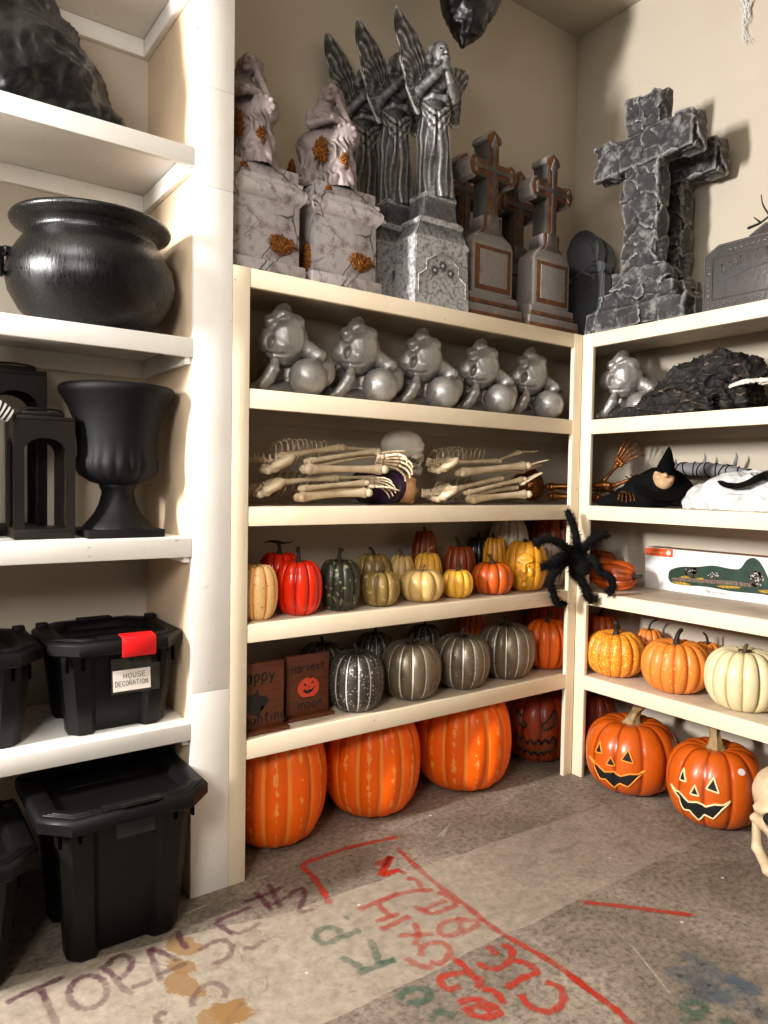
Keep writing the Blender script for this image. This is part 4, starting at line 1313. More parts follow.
# ------------------------------------------------------------------ praying angels
def angel(loc, label):
    e = empty('angel_statue', loc, 0, label, 'statue', 'silver grey praying angel statues')
    bm = BM()
    def fr(hw, hd, z): return [(-hw, -hd, z), (hw, -hd, z), (hw, hd, z), (-hw, hd, z)]
    rings(bm, [fr(.144, .073, 0), fr(.144, .073, .012), fr(.138, .069, .245), fr(.141, .071, .250), fr(.144, .073, .262), fr(.142, .072, .272), fr(.134, .068, .280),
               fr(.112, .062, .330), fr(.116, .064, .336), fr(.118, .066, .346), fr(.108, .062, .356), fr(.086, .056, .366), fr(.080, .052, .440), fr(.084, .056, .446), fr(.082, .056, .458)])
    es = [x for x in bm.edges if abs(x.verts[0].co.z-x.verts[1].co.z) > .004]
    bmesh.ops.bevel(bm, geom=es, offset=.004, segments=2, affect='EDGES')
    ob('pedestal', bm, SILVERB, e)
    # gothic panel: raised border with stepped shoulders and a peak, flower cluster in it
    bm = BM()
    P = [(-.125, .05), (-.125, .115), (-.085, .140), (-.085, .178), (0, .228), (.085, .178), (.085, .140), (.125, .115), (.125, .05)]
    def fz(z): return -.073+(z/.245)*.004-.0015
    tube(bm, [(u, fz(z), z) for u, z in P], .0035, 6)
    ob('panel_border', bm, SILVERB, e, True)
    S = Sculpt((-.075, -.022, -.06), (.075, .012, .06), .0022)
    for cx, cz, rr_ in ((-.042, -.006, .024), (0, .018, .026), (.042, -.006, .024)):
        for k in range(6):
            a = k*PI/3+.3
            S.add(S.ell((cx+rr_*.62*math.cos(a), 0, cz+rr_*.62*math.sin(a)), (rr_*.42, .007, rr_*.42)), .002)
        S.add(S.ell((cx, -.004, cz), (rr_*.36, .009, rr_*.36)), .002)
    S.chain([(-.05, 0, -.02), (-.062, 0, -.042), (-.055, 0, -.05)], [.006, .006, .004], .003); S.chain([(.05, 0, -.02), (.064, 0, -.042), (.056, 0, -.05)], [.006, .006, .004], .003)
    o = link_mesh('flower_relief', S.mesh('flower_relief'), SILVERB, e, True); o.location = (0, -.0665, .150)
    # robed figure
    S = Sculpt((-.12, -.12, -.006), (.12, .10, .66), .0032)
    S.add(S.cone((0, -.006, .0), (-.006, 0, .25), .074, .058), 0)
    S.add(S.cone((-.006, 0, .25), (-.008, 0, .40), .060, .046), .02)
    S.add(S.cone((.028, -.04, .01), (.012, -.02, .3), .046, .03), .03)            # forward knee
    S.add(S.ell((0, 0, .0), (.090, .068, .024)), .02)
    S.add(S.cone((-.008, 0, .41), (-.006, .0, .49), .046, .052), .02)             # chest
    S.add(S.cone((-.060, .005, .505), (.052, .005, .498), .028, .027), .015)
    S.add(S.ell((-.026, -.040, .466), (.026, .018, .022)), .012); S.add(S.ell((.018, -.040, .464), (.026, .018, .022)), .012)
    S.chain([(-.068, .0, .500), (-.078, -.035, .425)], [.033, .030], .012)          # sleeve
    S.chain([(-.076, -.045, .424), (-.020, -.084, .470), (.020, -.092, .510)], [.021, .0165, .012], .006)
    S.chain([(.060, .0, .492), (.074, -.02, .415)], [.030, .026], .012)
    S.chain([(.074, -.03, .408), (.048, -.076, .458), (.026, -.090, .510)], [.020, .0155, .012], .006)
    S.chain([(.018, -.094, .505), (.024, -.096, .545)], [.0125, .007], .004); S.chain([(.028, -.092, .505), (.028, -.094, .543)], [.0125, .007], .004)
    S.add(S.cone((.0, .0, .51), (.010, -.012, .56), .022, .021), .010)
    S.add(S.ell((.016, -.022, .592), (.033, .039, .046), (0.12, 0, .30)), .006)
    S.add(S.cone((.028, -.055, .594), (.030, -.060, .582), .004, .0065), .005)
    S.add(S.ell((.026, -.048, .564), (.013, .011, .010)), .008)
    S.cut(S.ell((.014, -.055, .597), (.0075, .006, .004)), .005); S.cut(S.ell((.040, -.050, .598), (.007, .006, .004)), .005)
    S.cut(S.ell((.028, -.060, .5745), (.009, .003, .0014)), .003)
    S.add(S.ell((.008, .004, .606), (.039, .040, .040)), .006)                      # hair and veil
    S.chain([(-.020, -.018, .605), (-.034, -.012, .565), (-.030, .01, .515)], [.016, .017, .014], .012)
    S.chain([(.044, -.004, .60), (.050, .005, .56), (.046, .02, .515)], [.014, .015, .013], .012)
    # belt sash and swags
    S.chain([(-.058, -.02, .395), (-.02, -.052, .405), (.03, -.050, .402), (.058, -.015, .392)], [.010, .012, .012, .010], .008)
    for k, (w0, w1, dp) in enumerate(((.385, .33, .012), (.372, .285, .014), (.36, .235, .012))):
        S.chain([(-.058, -.025, w0), (-.03, -.056-dp*.3, (w0+w1)/2-.01), (.006, -.062, w1), (.036, -.050, (w0+w1)/2), (.058, -.012, w0-.005)], [.006, .008, .009, .008, .006], .006)
    me = S.mesh('figure')
    co = me_co(me).copy(); no = me_no(me)
    th = np.arctan2(co[:, 1], co[:, 0])
    nz = snoise(co*np.array([6, 6, 2.0]), 9, 3)
    lo = np.clip((.36-co[:, 2])/.05, 0, 1)
    f = .65*np.sin(th*9+nz*4.2+co[:, 2]*4)+.45*np.sin(th*17+nz*6+co[:, 2]*9)
    up = np.clip((co[:, 2]-.40)/.03, 0, 1)*np.clip((.525-co[:, 2])/.02, 0, 1)
    hair = np.clip((co[:, 2]-.515)/.02, 0, 1)*np.clip((co[:, 1]+.034)/.015, 0, 1)
    d = lo*f*.0062+up*np.clip((co[:, 1]+.062)/.02, 0, 1)*np.sin(co[:, 2]*150+co[:, 0]*120+nz*4)*.0016+hair*np.sin(co[:, 2]*230+nz*6)*.0022
    co = co+no*d[:, None]; co[:, 1] *= .82; me_set(me, co)
    fg = link_mesh('figure', me, SILVER, e, True)
    fg.location = (0.0, -.002, .452); fg.rotation_euler = (0, 0, R(-26))
    # wings: scalloped outline, thick, with feather grooves
    def wing(outline, root, vy, seed, lean):
        P = smooth_path([(u*(1.27 if u > 0 else 1.17), 0, w_) for u, w_ in outline]+[(outline[0][0]*(1.27 if outline[0][0] > 0 else 1.17), 0, outline[0][1])], 5)[:-1]
        bm = BM()
        t = bmesh.new()
        vs = [t.verts.new(p) for p in P]
        f = t.faces.new(vs)
        bmesh.ops.triangulate(t, faces=[f])
        for _ in range(5):
            es = [x for x in t.edges if x.calc_length() > .011]
            if not es: break
            bmesh.ops.subdivide_edges(t, edges=es, cuts=1); bmesh.ops.triangulate(t, faces=t.faces[:])
        bd = {v for x in t.edges if x.is_boundary for v in x.verts}
        tips = [Vector(p) for p in P]
        fr_, bk = {}, {}
        for v in t.verts:
            q = v.co
            d = min((q-p).length for p in tips)
            a = math.atan2(q.z-root[1], q.x-root[0]); L = math.hypot(q.z-root[1], q.x-root[0])
            g = math.sin(a*44+.8*math.sin(L*60))+.6*math.sin(L*130+a*5)
            th_ = .0035+.010*min(1, d/.03)
            yb = vy+lean*L-(.05*math.sin(min(1, L/.3)*PI)*.3)
            fr_[v] = bm.verts.new((q.x, yb-th_-(.0024*g*min(1, d/.012)), q.z)); bk[v] = bm.verts.new((q.x, yb+th_, q.z))
        for fc in t.faces:
            nface(bm, [fr_[v] for v in fc.verts]); nface(bm, [bk[v] for v in fc.verts][::-1])
        for x in t.edges:
            if x.is_boundary: 
                a, b = x.verts; nface(bm, (fr_[a], fr_[b], bk[b], bk[a]))
        t.free()
        o = ob('wing', bm, SILVER, e, True)
        o.location = fg.location; o.rotation_euler = (0, 0, 0)
        return o
    wl = [(-.028, .545), (-.050, .60), (-.085, .665), (-.125, .715), (-.160, .735), (-.166, .71), (-.158, .66), (-.164, .62), (-.148, .56), (-.152, .52), (-.130, .465), (-.122, .42), (-.098, .375), (-.075, .335), (-.060, .345), (-.045, .42)]
    wr = [(.045, .552), (.080, .585), (.118, .602), (.152, .596), (.150, .545), (.128, .485), (.108, .455), (.120, .43), (.112, .37), (.110, .345), (.082, .335), (.065, .36), (.05, .43)]
    wing(wl, (-.03, .42), .022, 1, .02)
    wing(wr, (.04, .42), .024, 2, .03)
    return e
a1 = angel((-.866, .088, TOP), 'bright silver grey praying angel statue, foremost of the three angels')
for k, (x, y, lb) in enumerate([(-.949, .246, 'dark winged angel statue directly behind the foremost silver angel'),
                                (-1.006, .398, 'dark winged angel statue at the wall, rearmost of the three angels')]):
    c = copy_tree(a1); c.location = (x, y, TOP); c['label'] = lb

# ------------------------------------------------------------------ mossy cross tombstones
def cross_poly(w_, hs, hb, arm, z0, zc, z1, i=0.0):
    """cross standing on a flared neck; i = inset of the outline"""
    a = w_-i; z1 = z1-i*1.2; f = .022-i*.5
    R_ = [(hb-i*1.5, z0+i), (hb*.78-i, z0+.028), (hb*.52-i*.7, z0+.052), (hs-i, z0+.085), (hs-i, z0+.105), (a, z0+.115), (a, zc-.036+i), (arm-.055, zc-.036+i), (arm-.042, zc-.052+i), (arm-.018-i*.6, zc-.042+i), (arm-i*1.5, zc),
          (arm-.018-i*.6, zc+.042-i), (arm-.042, zc+.052-i), (arm-.055, zc+.036-i), (a, zc+.036-i), (a, z1-.062), (a+.018-i*.3, z1-.050), (a+.012-i*.4, z1-.028)]
    L_ = [(-u, v) for u, v in R_[::-1]]
    return R_+[(0, z1)]+L_
def cross_stone(loc, label):
    e = empty('cross_tombstone', loc, 0, label, 'tombstone', 'mossy grey cross tombstones')
    bm = BM()
    box(bm, -.172, .172, -.078, .078, 0, .060, .012, 3)
    box(bm, -.150, .150, -.066, .066, .058, .112, .012, 3)
    ob('base', bm, GREYST, e)
    bm = BM()
    box(bm, -.122, .122, -.056, .056, .110, .330, .008, 2)
    prism(bm, [(-.122, .326), (.122, .326), (.110, .352), (.070, .372), (-.070, .372), (-.110, .352)], -.054, .054, bev=.006)
    ob('block', bm, GREYST, e)
    bm = BM(); prism(bm, [(-.106, .126), (.106, .126), (.106, .318), (-.106, .318)], -.0595, -.050, bev=.002); ob('moss_border', bm, RUSTST, e)
    bm = BM(); prism(bm, [(-.082, .146), (.082, .146), (.082, .300), (-.082, .300)], -.0635, -.052, bev=.003); ob('name_panel', bm, GREYST, e)
    for z in (.034, .090):
        bm = BM(); box(bm, -.170 if z < .05 else -.148, .170 if z < .05 else .148, (-.0805 if z < .05 else -.0685), -.05, z-.026, z-.008, .003); ob('moss_border', bm, RUSTST, e)
    A_ = (.034, .058, .105, .148, .345, .652, .832)
    bm = BM(); prism(bm, cross_poly(*A_), -.046, .046, bev=.005); ob('cross', bm, GREYST, e)
    bm = BM(); prism(bm, cross_poly(*A_, .0065), -.0495, -.040, bev=.0015); ob('moss_border', bm, RUSTST, e)
    bm = BM(); prism(bm, cross_poly(*A_, .0245), -.054, -.042, bev=.002); ob('cross_inlay', bm, GREYST, e)
    return e
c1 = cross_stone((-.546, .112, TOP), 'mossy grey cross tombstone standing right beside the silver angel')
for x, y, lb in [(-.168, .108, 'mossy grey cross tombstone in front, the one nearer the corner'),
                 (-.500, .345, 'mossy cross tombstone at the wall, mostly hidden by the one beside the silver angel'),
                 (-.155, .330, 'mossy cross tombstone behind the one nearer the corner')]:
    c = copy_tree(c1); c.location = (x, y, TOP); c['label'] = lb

# ------------------------------------------------------------------ rough stone crosses (face -x)
def rock_cross(loc, label, seed):
    e = empty('stone_cross', loc, 0, label, 'tombstone', 'rough charcoal stone crosses')
    S = Sculpt((-.11, -.31, -.01), (.11, .31, 1.10), .0058)
    S.add(S.bx((0, 0, .60), (.050, .094, .46), .012), 0)
    S.add(S.bx((-.004, 0, .815), (.056, .262, .085), .014, (0.0, 0, 0)), .004)
    S.add(S.bx((0, 0, .205), (.066, .150, .07), .02, ), .03)
    S.add(S.bx((0, 0, .120), (.080, .205, .08), .02), .03)
    S.add(S.bx((0, 0, .055), (.092, .265, .055), .015), .03)
    S.cut(S.bx((0, 0, -.5), (1, 1, .5)), .002)
    p = np.stack([S.X.ravel(), S.Y.ravel(), S.Z.ravel()], 1)
    near = np.abs(S.f.ravel()) < .04
    n = np.zeros(len(p))
    q = p[near]
    n1 = snoise(q*4.5, seed, 3); n2 = snoise(q*13, seed+1, 3)
    g = np.random.RandomState(seed)
    C = np.stack([g.uniform(-.1, .1, 300), g.uniform(-.3, .3, 300), g.uniform(0, 1.08, 300)], 1).astype(np.float32)
    off = g.uniform(0, .009, 300).astype(np.float32); tl = (g.normal(size=(300, 3))*.16).astype(np.float32)
    qw = q+np.stack([snoise(q*9, 5, 2), snoise(q*9, 6, 2), snoise(q*9, 7, 2)], 1)*.012
    best = np.full(len(q), 9e9, np.float32); bi = np.zeros(len(q), np.int32)
    for k in range(300):
        d2 = ((qw-C[k])**2).sum(1); mk = d2 < best; best[mk] = d2[mk]; bi[mk] = k
    n[near] = off[bi]+np.clip(((q-C[bi])*tl[bi]).sum(1), -.008, .008)+.0018*n2
    S.f = S.f+n.reshape(S.f.shape).astype(np.float32)
    S.cut(S.bx((0, 0, -.5), (1, 1, .502)), .001)
    me = S.mesh('cross'); co = me_co(me); co[:, 2] -= co[:, 2].min(); me_set(me, co)
    link_mesh('cross', me, ROCK, e, True)
    return e
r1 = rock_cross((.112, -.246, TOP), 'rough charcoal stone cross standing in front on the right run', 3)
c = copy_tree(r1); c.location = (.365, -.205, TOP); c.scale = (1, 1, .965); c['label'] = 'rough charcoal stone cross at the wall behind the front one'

# ------------------------------------------------------------------ dark round-headed slabs with scrolled shoulders (face -x)
def scroll_slab(loc, label, rz):
    e = empty('slate_tombstone', loc, rz, label, 'tombstone', 'dark slate tombstones in the corner')
    W = .120; H = .575
    P = [(-W, 0), (W, 0), (W, .34)]
    for k in range(13):
        a = -.9+k*(PI+.3)/12
        P.append((W-.028+.030*math.cos(a), .375+.032*math.sin(a)))
    P += [(.078, .40)]
    n = 16
    for k in range(n+1):
        a = .15+(PI-.3)*k/n
        P.append((.086*math.cos(a), H-.120+.120*math.sin(a)))
    P += [(-.078, .40)]
    for k in range(13):
        a = PI+.9-(12-k)*0-k*(PI+.3)/12+0
        a = (PI-.9+PI+.6)-0 if False else (PI+.9-.3-.3)+0 if False else PI-(-.9+(12-k)*(PI+.3)/12)
        P.append((-(W-.028)+.030*math.cos(a), .375+.032*math.sin(a)))
    P += [(-W, .34)]
    bm = BM(); prism(bm, P, -.045, .045, bev=.005); ob('slab', bm, SLATE, e)
    bm = BM()
    tube(bm, [(.058*math.cos(PI*k/14*1.0), -.046, H-.125+.085*math.sin(PI*k/14)) for k in range(15)]+[(-.03, -.046, H-.17), (-.052, -.046, H-.20)], .005, 6)
    for sx in (-1, 1):
        sp = [(sx*(W-.030)+(.022*(1-k/26))*math.cos(k*.55)*sx, -.046, .372+(.024*(1-k/26))*math.sin(k*.55)) for k in range(24)]
        tube(bm, sp, .0035, 6)
        tube(bm, smooth_path([(sx*(W-.008), -.046, .36), (sx*(W-.02), -.046, .2), (sx*(W-.014), -.046, .02)], 5), .004, 6)
    ob('scrollwork', bm, SLATE, e, True)
    bm = BM()          # crossed bones
    for sg in (-1, 1):
        a = (-.065, -.047, .365-sg*.036); b = (.065, -.047, .365+sg*.036)
        tube(bm, [a, b], .0065, 8)
        for q in (a, b):
            for dz in (-.008, .008):
                t = bmesh.new(); bmesh.ops.create_icosphere(t, subdivisions=2, radius=.0095); merge(bm, t, Matrix.Translation((q[0], q[1], q[2]+dz)))
    ob('crossed_bones', bm, SLATE, e, True)
    return e
s1 = scroll_slab((.216, .172, TOP), 'dark slate tombstone with scrolled shoulders and crossed bones, nearer the shelf corner', R(-74))
c = copy_tree(s1); c.location = (.338, .205, TOP); c.rotation_euler = (0, 0, R(-74)); c['label'] = 'dark slate tombstone half hidden between the stone cross and the other slate one'

# ------------------------------------------------------------------ pewter plaque with lettering (faces -x)
def plaque(loc, label, Wd, Hh, texted):
    e = empty('plaque_tombstone', loc, 0, label, 'tombstone')
    ch = .05
    def outl(i):
        return [(Wd-i, i), (Wd-i, Hh-ch*.7-i*.5), (Wd-ch*1.3-i*.5, Hh-i), (-(Wd-ch*1.3-i*.5), Hh-i), (-(Wd-i), Hh-ch*.7-i*.5), (-(Wd-i), i)]
    t = bmesh.new(); prism(t, outl(0), -.035, .035, bev=.007)
    merge(t_ := BM(), t); ob('slab', t_, GLOSSY, e)
    bm = BM(); P = [(u, -.0365, v) for u, v in outl(.010)]; tube(bm, P+[P[0]], .003, 6)
    P = [(u, -.0365, v) for u, v in [(Wd-.045, .05), (Wd-.045, Hh-.055), (-(Wd-.045), Hh-.055), (-(Wd-.045), .05)]]; tube(bm, P+[P[0]], .003, 6)
    g = random.Random(5)
    for k in range(70):       # leafy border
        t_ = k/70*2*(2*Wd+Hh)
        if t_ < 2*Wd-.1: u, v = -Wd+.05+t_, .028
        elif t_ < 2*Wd+Hh-.16: u, v = Wd-.027, .03+(t_-2*Wd+.1)
        elif t_ < 4*Wd+Hh-.34: u, v = Wd-.08-(t_-2*Wd-Hh+.16), Hh-.031
        else: u, v = -Wd+.027, Hh-.08-(t_-4*Wd-Hh+.34)
        if v < .02: continue
        s_ = bmesh.new(); bmesh.ops.create_icosphere(s_, subdivisions=2, radius=1)
        merge(bm, s_, Matrix.Translation((u, -.035, v)) @ Matrix.Rotation(g.random()*3, 4, 'Y') @ Matrix.Diagonal((.011, .0045, .0055, 1)))
    ob('border', bm, GLOSSY, e, True)
    if texted:
        bm = BM()
        tx = 'DEARLY DEPARTED'; n = len(tx); span = 2*(Wd-.075)
        for k, chh in enumerate(tx):
            u = -span/2+span*(k+.5)/n
            v = .152+.030*(1-(u/(span/2))**2)
            if chh == ' ': continue
            for st in LET[chh]:
                Q = [(u+(a-.5)*span/n*.72, -.0362, v+b_*.030) for a, b_ in st]
                tube(bm, Q, .0023, 6)
        ob('lettering', bm, GLOSSY, e, True)
        bm = BM(); Q = smooth_path([(-Wd+.07, -.0362, .120), (0, -.0362, .152), (Wd-.07, -.0362, .120)], 8); tube(bm, Q, .0026, 6)
        Q = [(-Wd+.085, -.0362, .12), (-Wd+.10, -.0362, .108), (-Wd+.088, -.0362, .098), (-Wd+.104, -.0362, .085), (-Wd+.092, -.0362, .07), (-Wd+.098, -.0362, .058)]
        tube(bm, Q, .002, 6)
        ob('carved_line', bm, SLATE, e, True)
    return e
p1 = plaque((.075, -.580-.27, TOP), 'low dark pewter tombstone with raised lettering at the right photo edge', .27, .272, True)
p1.rotation_euler = (0, 0, R(-90))
p2 = plaque((.20, -.700-.24, TOP), 'grey tombstone behind the lettered pewter one, with a bare black twig on it', .24, .355, False)
p2.rotation_euler = (0, 0, R(-90))
# bare black twig lying across the rear plaque
bm = BM()
tw = [[(.20, -.68, 2.490), (.185, -.74, 2.493), (.18, -.80, 2.515), (.19, -.9, 2.51)], [(.185, -.74, 2.493), (.175, -.715, 2.520)], [(.18, -.78, 2.505), (.17, -.755, 2.555), (.17, -.745, 2.60)], [(.18, -.80, 2.515), (.16, -.86, 2.56)]]
for k, q in enumerate(tw):
    P = smooth_path(q, 4) if len(q) > 2 else [Vector(x) for x in q]
    tube(bm, P, lerp_list([.006 if k == 0 else .0045, .002], len(P)), 6)
tag(ob('twig', bm, plain('black_twig', (18, 15, 13), .7, bmp=.5), None, True), 'bare black forked twig resting on the rear grey tombstone', 'twig')

# ------------------------------------------------------------------ things hung near the ceiling
S = Sculpt((-.95, .02, 3.22), (-.30, .36, 3.93), .010)
S.add(S.cone((-.60, .16, 3.88), (-.62, .16, 3.55), .05, .12), 0)
S.add(S.cone((-.60, .16, 3.60), (-.63, .16, 3.46), .12, .07), .05)
S.add(S.cone((-.75, .16, 3.56), (-.64, .16, 3.43), .05, .06), .05)
S.add(S.cone((-.63, .16, 3.42), (-.655, .16, 3.325), .06, .010), .03)
S.add(S.cone((-.60, .16, 3.92), (-.60, .16, 3.80), .012, .04), .03)
me = S.mesh('b'); crumple(me, .012, 4, 14)
tag(link_mesh('hanging_bag', me, BAG, None, True), 'crumpled black plastic bag hanging down from the ceiling', 'plastic bag')

GAUZE = plain('white_gauze', (236, 234, 230), .9, var=.04, bmp=0)
bm = BM(); g = random.Random(12)
for k in range(26):
    y0 = -.46-g.random()*.10
    q = [(.462+g.uniform(-.012, .012), y0+g.uniform(-.03, .03), CEIL-.002), (.460+g.uniform(-.015, .012), y0, 3.72), (.462+g.uniform(-.01, .01), -.49+g.uniform(-.025, .02), 3.58+g.uniform(-.05, .08)), (.465, -.490+g.uniform(-.02, .02), 3.47+g.uniform(-.015, .1))]
    P = smooth_path(q, 6); tube(bm, P, lerp_list([.0028, .002, .0016, .0005], len(P)), 5)
for k in range(9):
    q = [(.466, -.478+g.uniform(-.015, .01), 3.50+g.uniform(-.02, .06)), (.468, -.49+g.uniform(-.015, .015), 3.44+g.uniform(-.02, .03)), (.47, -.505+g.uniform(-.03, .02), 3.425+g.uniform(-.02, .02))]
    P = smooth_path(q, 5); tube(bm, P, lerp_list([.0012, .0009, .0004], len(P)), 4)
o = tag(ob('hanging_gauze', bm, GAUZE, None, True), 'wisp of torn white gauze hanging on the right wall', 'gauze')
# ================================================================== creatures, bones and costumes in the bays
# ---- silver big-eared creatures lying in a row
GARG = stone('silver_paint_matt', (138, 134, 130), (172, 168, 164), (226, 223, 218), .40, .55, .51, .60, 10, .22, 70)
def creature(loc, label, rz=R(-28)):
    e = empty('creature_statue', loc, rz, label, 'statue', 'silver big-eared creature statues lying in a row')
    S = Sculpt((-.155, -.13, -.006), (.235, .24, .315), .0042)
    # trunk and shoulders behind
    S.add(S.ell((.050, .11, .105), (.135, .105, .102)), 0)
    S.add(S.ell((.140, .055, .112), (.052, .06, .062)), .015)
    S.add(S.ell((-.03, .10, .10), (.08, .08, .07)), .02)
    S.add(S.ell((.082, -.035, .072), (.072, .080, .072)), .006)          # round belly / haunch
    # curved tapering limb sweeping up at the front left
    S.add(S.cone((.02, .05, .035), (-.085, -.035, .030), .036, .022), .010)
    S.chain([(-.142, -.066, .018), (-.118, -.070, .024), (-.088, -.072, .038), (-.062, -.074, .062), (-.046, -.074, .092), (-.040, -.070, .124)], [.009, .018, .0235, .025, .0235, .016], .004)
    me = S.mesh('body')
    co = me_co(me).copy(); no = me_no(me)
    d = .0022*snoise(co*9, 4, 3)
    co = co+no*d[:, None]; co[:, 2] -= co[:, 2].min()
    me_set(me, co)
    link_mesh('body', me, GARG, e, True)
    S = Sculpt((-.115, -.13, -.10), (.14, .11, .135), .0033)
    S.add(S.ell((.004, 0, .004), (.068, .070, .078)), 0)
    S.add(S.ell((-.012, -.012, -.030), (.058, .058, .050)), .02)
    S.add(S.ell((-.044, -.030, .052), (.026, .026, .024)), .014)     # brow lumps round the muzzle
    S.add(S.ell((.034, -.026, .056), (.026, .026, .022)), .014)
    S.add(S.ell((-.010, -.030, .078), (.032, .026, .022)), .014)
    S.add(S.ell((-.006, -.016, .100), (.024, .022, .016)), .010)
    S.cut(S.ell((-.012, -.036, .104), (.004, .005, .004)), .003); S.cut(S.ell((.002, -.037, .104), (.004, .005, .004)), .003)
    S.cut(S.cone((-.034, -.060, .050), (.024, -.064, .052), .003, .003), .008)
    # ears: hollow cup at the left, rounded flap at the right
    S.add(S.ell((-.064, -.036, -.010), (.032, .022, .038), (0, .20, -.45)), .006)
    S.cut(S.ell((-.046, -.066, -.016), (.013, .030, .028), (0, .25, -.2)), .006)
    S.add(S.cone((.055, .005, -.018), (.108, -.004, -.046), .030, .026), .010)
    S.cut(S.cone((-.052, -.052, -.052), (.030, -.066, -.060), .004, .003), .008)
    me = S.mesh('head')
    co = me_co(me).copy(); no = me_no(me)
    d = .0030*(1-2*np.abs(snoise(co*9, 8, 2)))+.0012*snoise(co*24, 2, 2)
    me_set(me, co+no*d[:, None])
    h = link_mesh('head', me, GARG, e, True); h.location = (-.004, -.010, .213); h.scale = (1.14, 1.14, 1.14)
    # ragged wing folded behind
    bm = BM()
    P = [(-.12, .17, .04), (-.09, .185, .17), (-.05, .175, .25), (-.01, .18, .20), (.03, .175, .265), (.07, .185, .21), (.11, .175, .25), (.15, .18, .17), (.18, .17, .06)]
    Q = [(x, y+.018, z) for x, y, z in P]
    low = [(x, y+.01, .02) for x, y, z in P]
    lowb = [(x, y+.02, .02) for x, y, z in P]
    rings(bm, [low, P, Q, lowb], False, False)
    for p in P[1:-1]: tube(bm, [(p[0]*.5+.03, p[1]-.004, .05), (p[0], p[1]-.003, p[2])], [.008, .004], 6)
    ob('wing', bm, GARG, e, True)
    return e
gx = [-1.500, -1.168, -.838, -.500, -.176]
nm = ['nearest the left post', 'second from the left post', 'in the middle of the row', 'second from the corner post', 'nearest the corner post']
cr0 = None
for k, x in enumerate(gx):
    lb = 'silver big-eared creature statue lying on the upper bay, '+nm[k]
    if cr0 is None: cr0 = creature((x, .170, T[1]), lb); c = cr0
    else:
        c = copy_tree(cr0); c.location = (x, .170, T[1]); c['label'] = lb
    c.scale = (1.0, 1.0, 1.0)
c = copy_tree(cr0); c.location = (.225, -.080, T[1]); c.rotation_euler = (0, 0, R(-62)); c['label'] = 'silver big-eared creature statue on the right run beside the ruffled dark fabric'
# ---- bones
def bone_mat(name, a, b_, dark, rough=.5, metal=0.0):
    if name in MATS: return MATS[name]
    m, nt, b, out = nodes(name)
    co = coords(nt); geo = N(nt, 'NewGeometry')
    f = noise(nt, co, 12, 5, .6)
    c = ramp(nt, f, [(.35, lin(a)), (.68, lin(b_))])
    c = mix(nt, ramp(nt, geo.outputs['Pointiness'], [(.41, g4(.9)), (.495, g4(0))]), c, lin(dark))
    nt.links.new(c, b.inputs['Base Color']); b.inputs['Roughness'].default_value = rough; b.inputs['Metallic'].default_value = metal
    bump(nt, b, noise(nt, co, 70, 4), .2, .003)
    MATS[name] = m; return m
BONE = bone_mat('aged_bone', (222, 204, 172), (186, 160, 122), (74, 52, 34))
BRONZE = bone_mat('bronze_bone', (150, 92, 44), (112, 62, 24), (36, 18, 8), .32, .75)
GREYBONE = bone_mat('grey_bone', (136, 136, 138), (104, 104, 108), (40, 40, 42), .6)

def long_bone(bm, a, b, r, bend=.0, knob=1.75):
    a, b = Vector(a), Vector(b); d = (b-a); L = d.length
    s = d.orthogonal().normalized()
    P = [a+d*t+s*bend*math.sin(PI*t) for t in (0, .04, .10, .2, .35, .5, .65, .8, .9, .96, 1.0)]
    k = knob
    tube(bm, P, [r*k*.75, r*k, r*k*.8, r*1.1, r*.95, r*.9, r*.95, r*1.1, r*k*.8, r*k, r*k*.75], 10)
    side = d.cross(Vector((0, 0, 1)))
    side = side.normalized() if side.length > 1e-6 else Vector((1, 0, 0))
    for e_, sg in ((a, -1), (b, 1)):
        for q in (-1, 1):
            t = bmesh.new(); bmesh.ops.create_icosphere(t, subdivisions=2, radius=r*1.25)
            merge(bm, t, Matrix.Translation(e_+side*q*r*1.0))

def hand_bones(bm, o, d, up, s=1.0, curl=.5, seed=1, n=5):
    """wrist at o, fingers along d, spreading sideways, curling towards -up"""
    o, d, up = Vector(o), Vector(d).normalized(), Vector(up).normalized()
    sd = d.cross(up).normalized(); g = random.Random(seed)
    for k in range(8):
        t = bmesh.new(); bmesh.ops.create_icosphere(t, subdivisions=1, radius=.0085*s)
        merge(bm, t, Matrix.Translation(o+d*(.008*s*(k//4)-.004)+sd*(.010*s*(k % 4-1.5))))
    for f in range(n):
        w_ = (f-(n-1)/2)
        L = (.040, .044, .046, .042, .036)[f]*s
        p = o+d*.012*s+sd*w_*.011*s
        dirv = (d+sd*w_*.16).normalized()
        P = [p]
        c = 0
        for seg, fr in enumerate((1.0, .62, .42, .32)):
            p = p+(dirv*math.cos(c)-up*math.sin(c))*L*fr; P.append(p); c += curl*(.9+.3*g.random())
        for i in range(len(P)-1):
            a, b = P[i], P[i+1]
            q = [a, a.lerp(b, .15), a.lerp(b, .5), a.lerp(b, .85), b]
            r = .0042*s*(1-.12*i)
            tube(bm, q, [r*.9, r*1.25, r*.72, r*1.2, r*.8], 6)

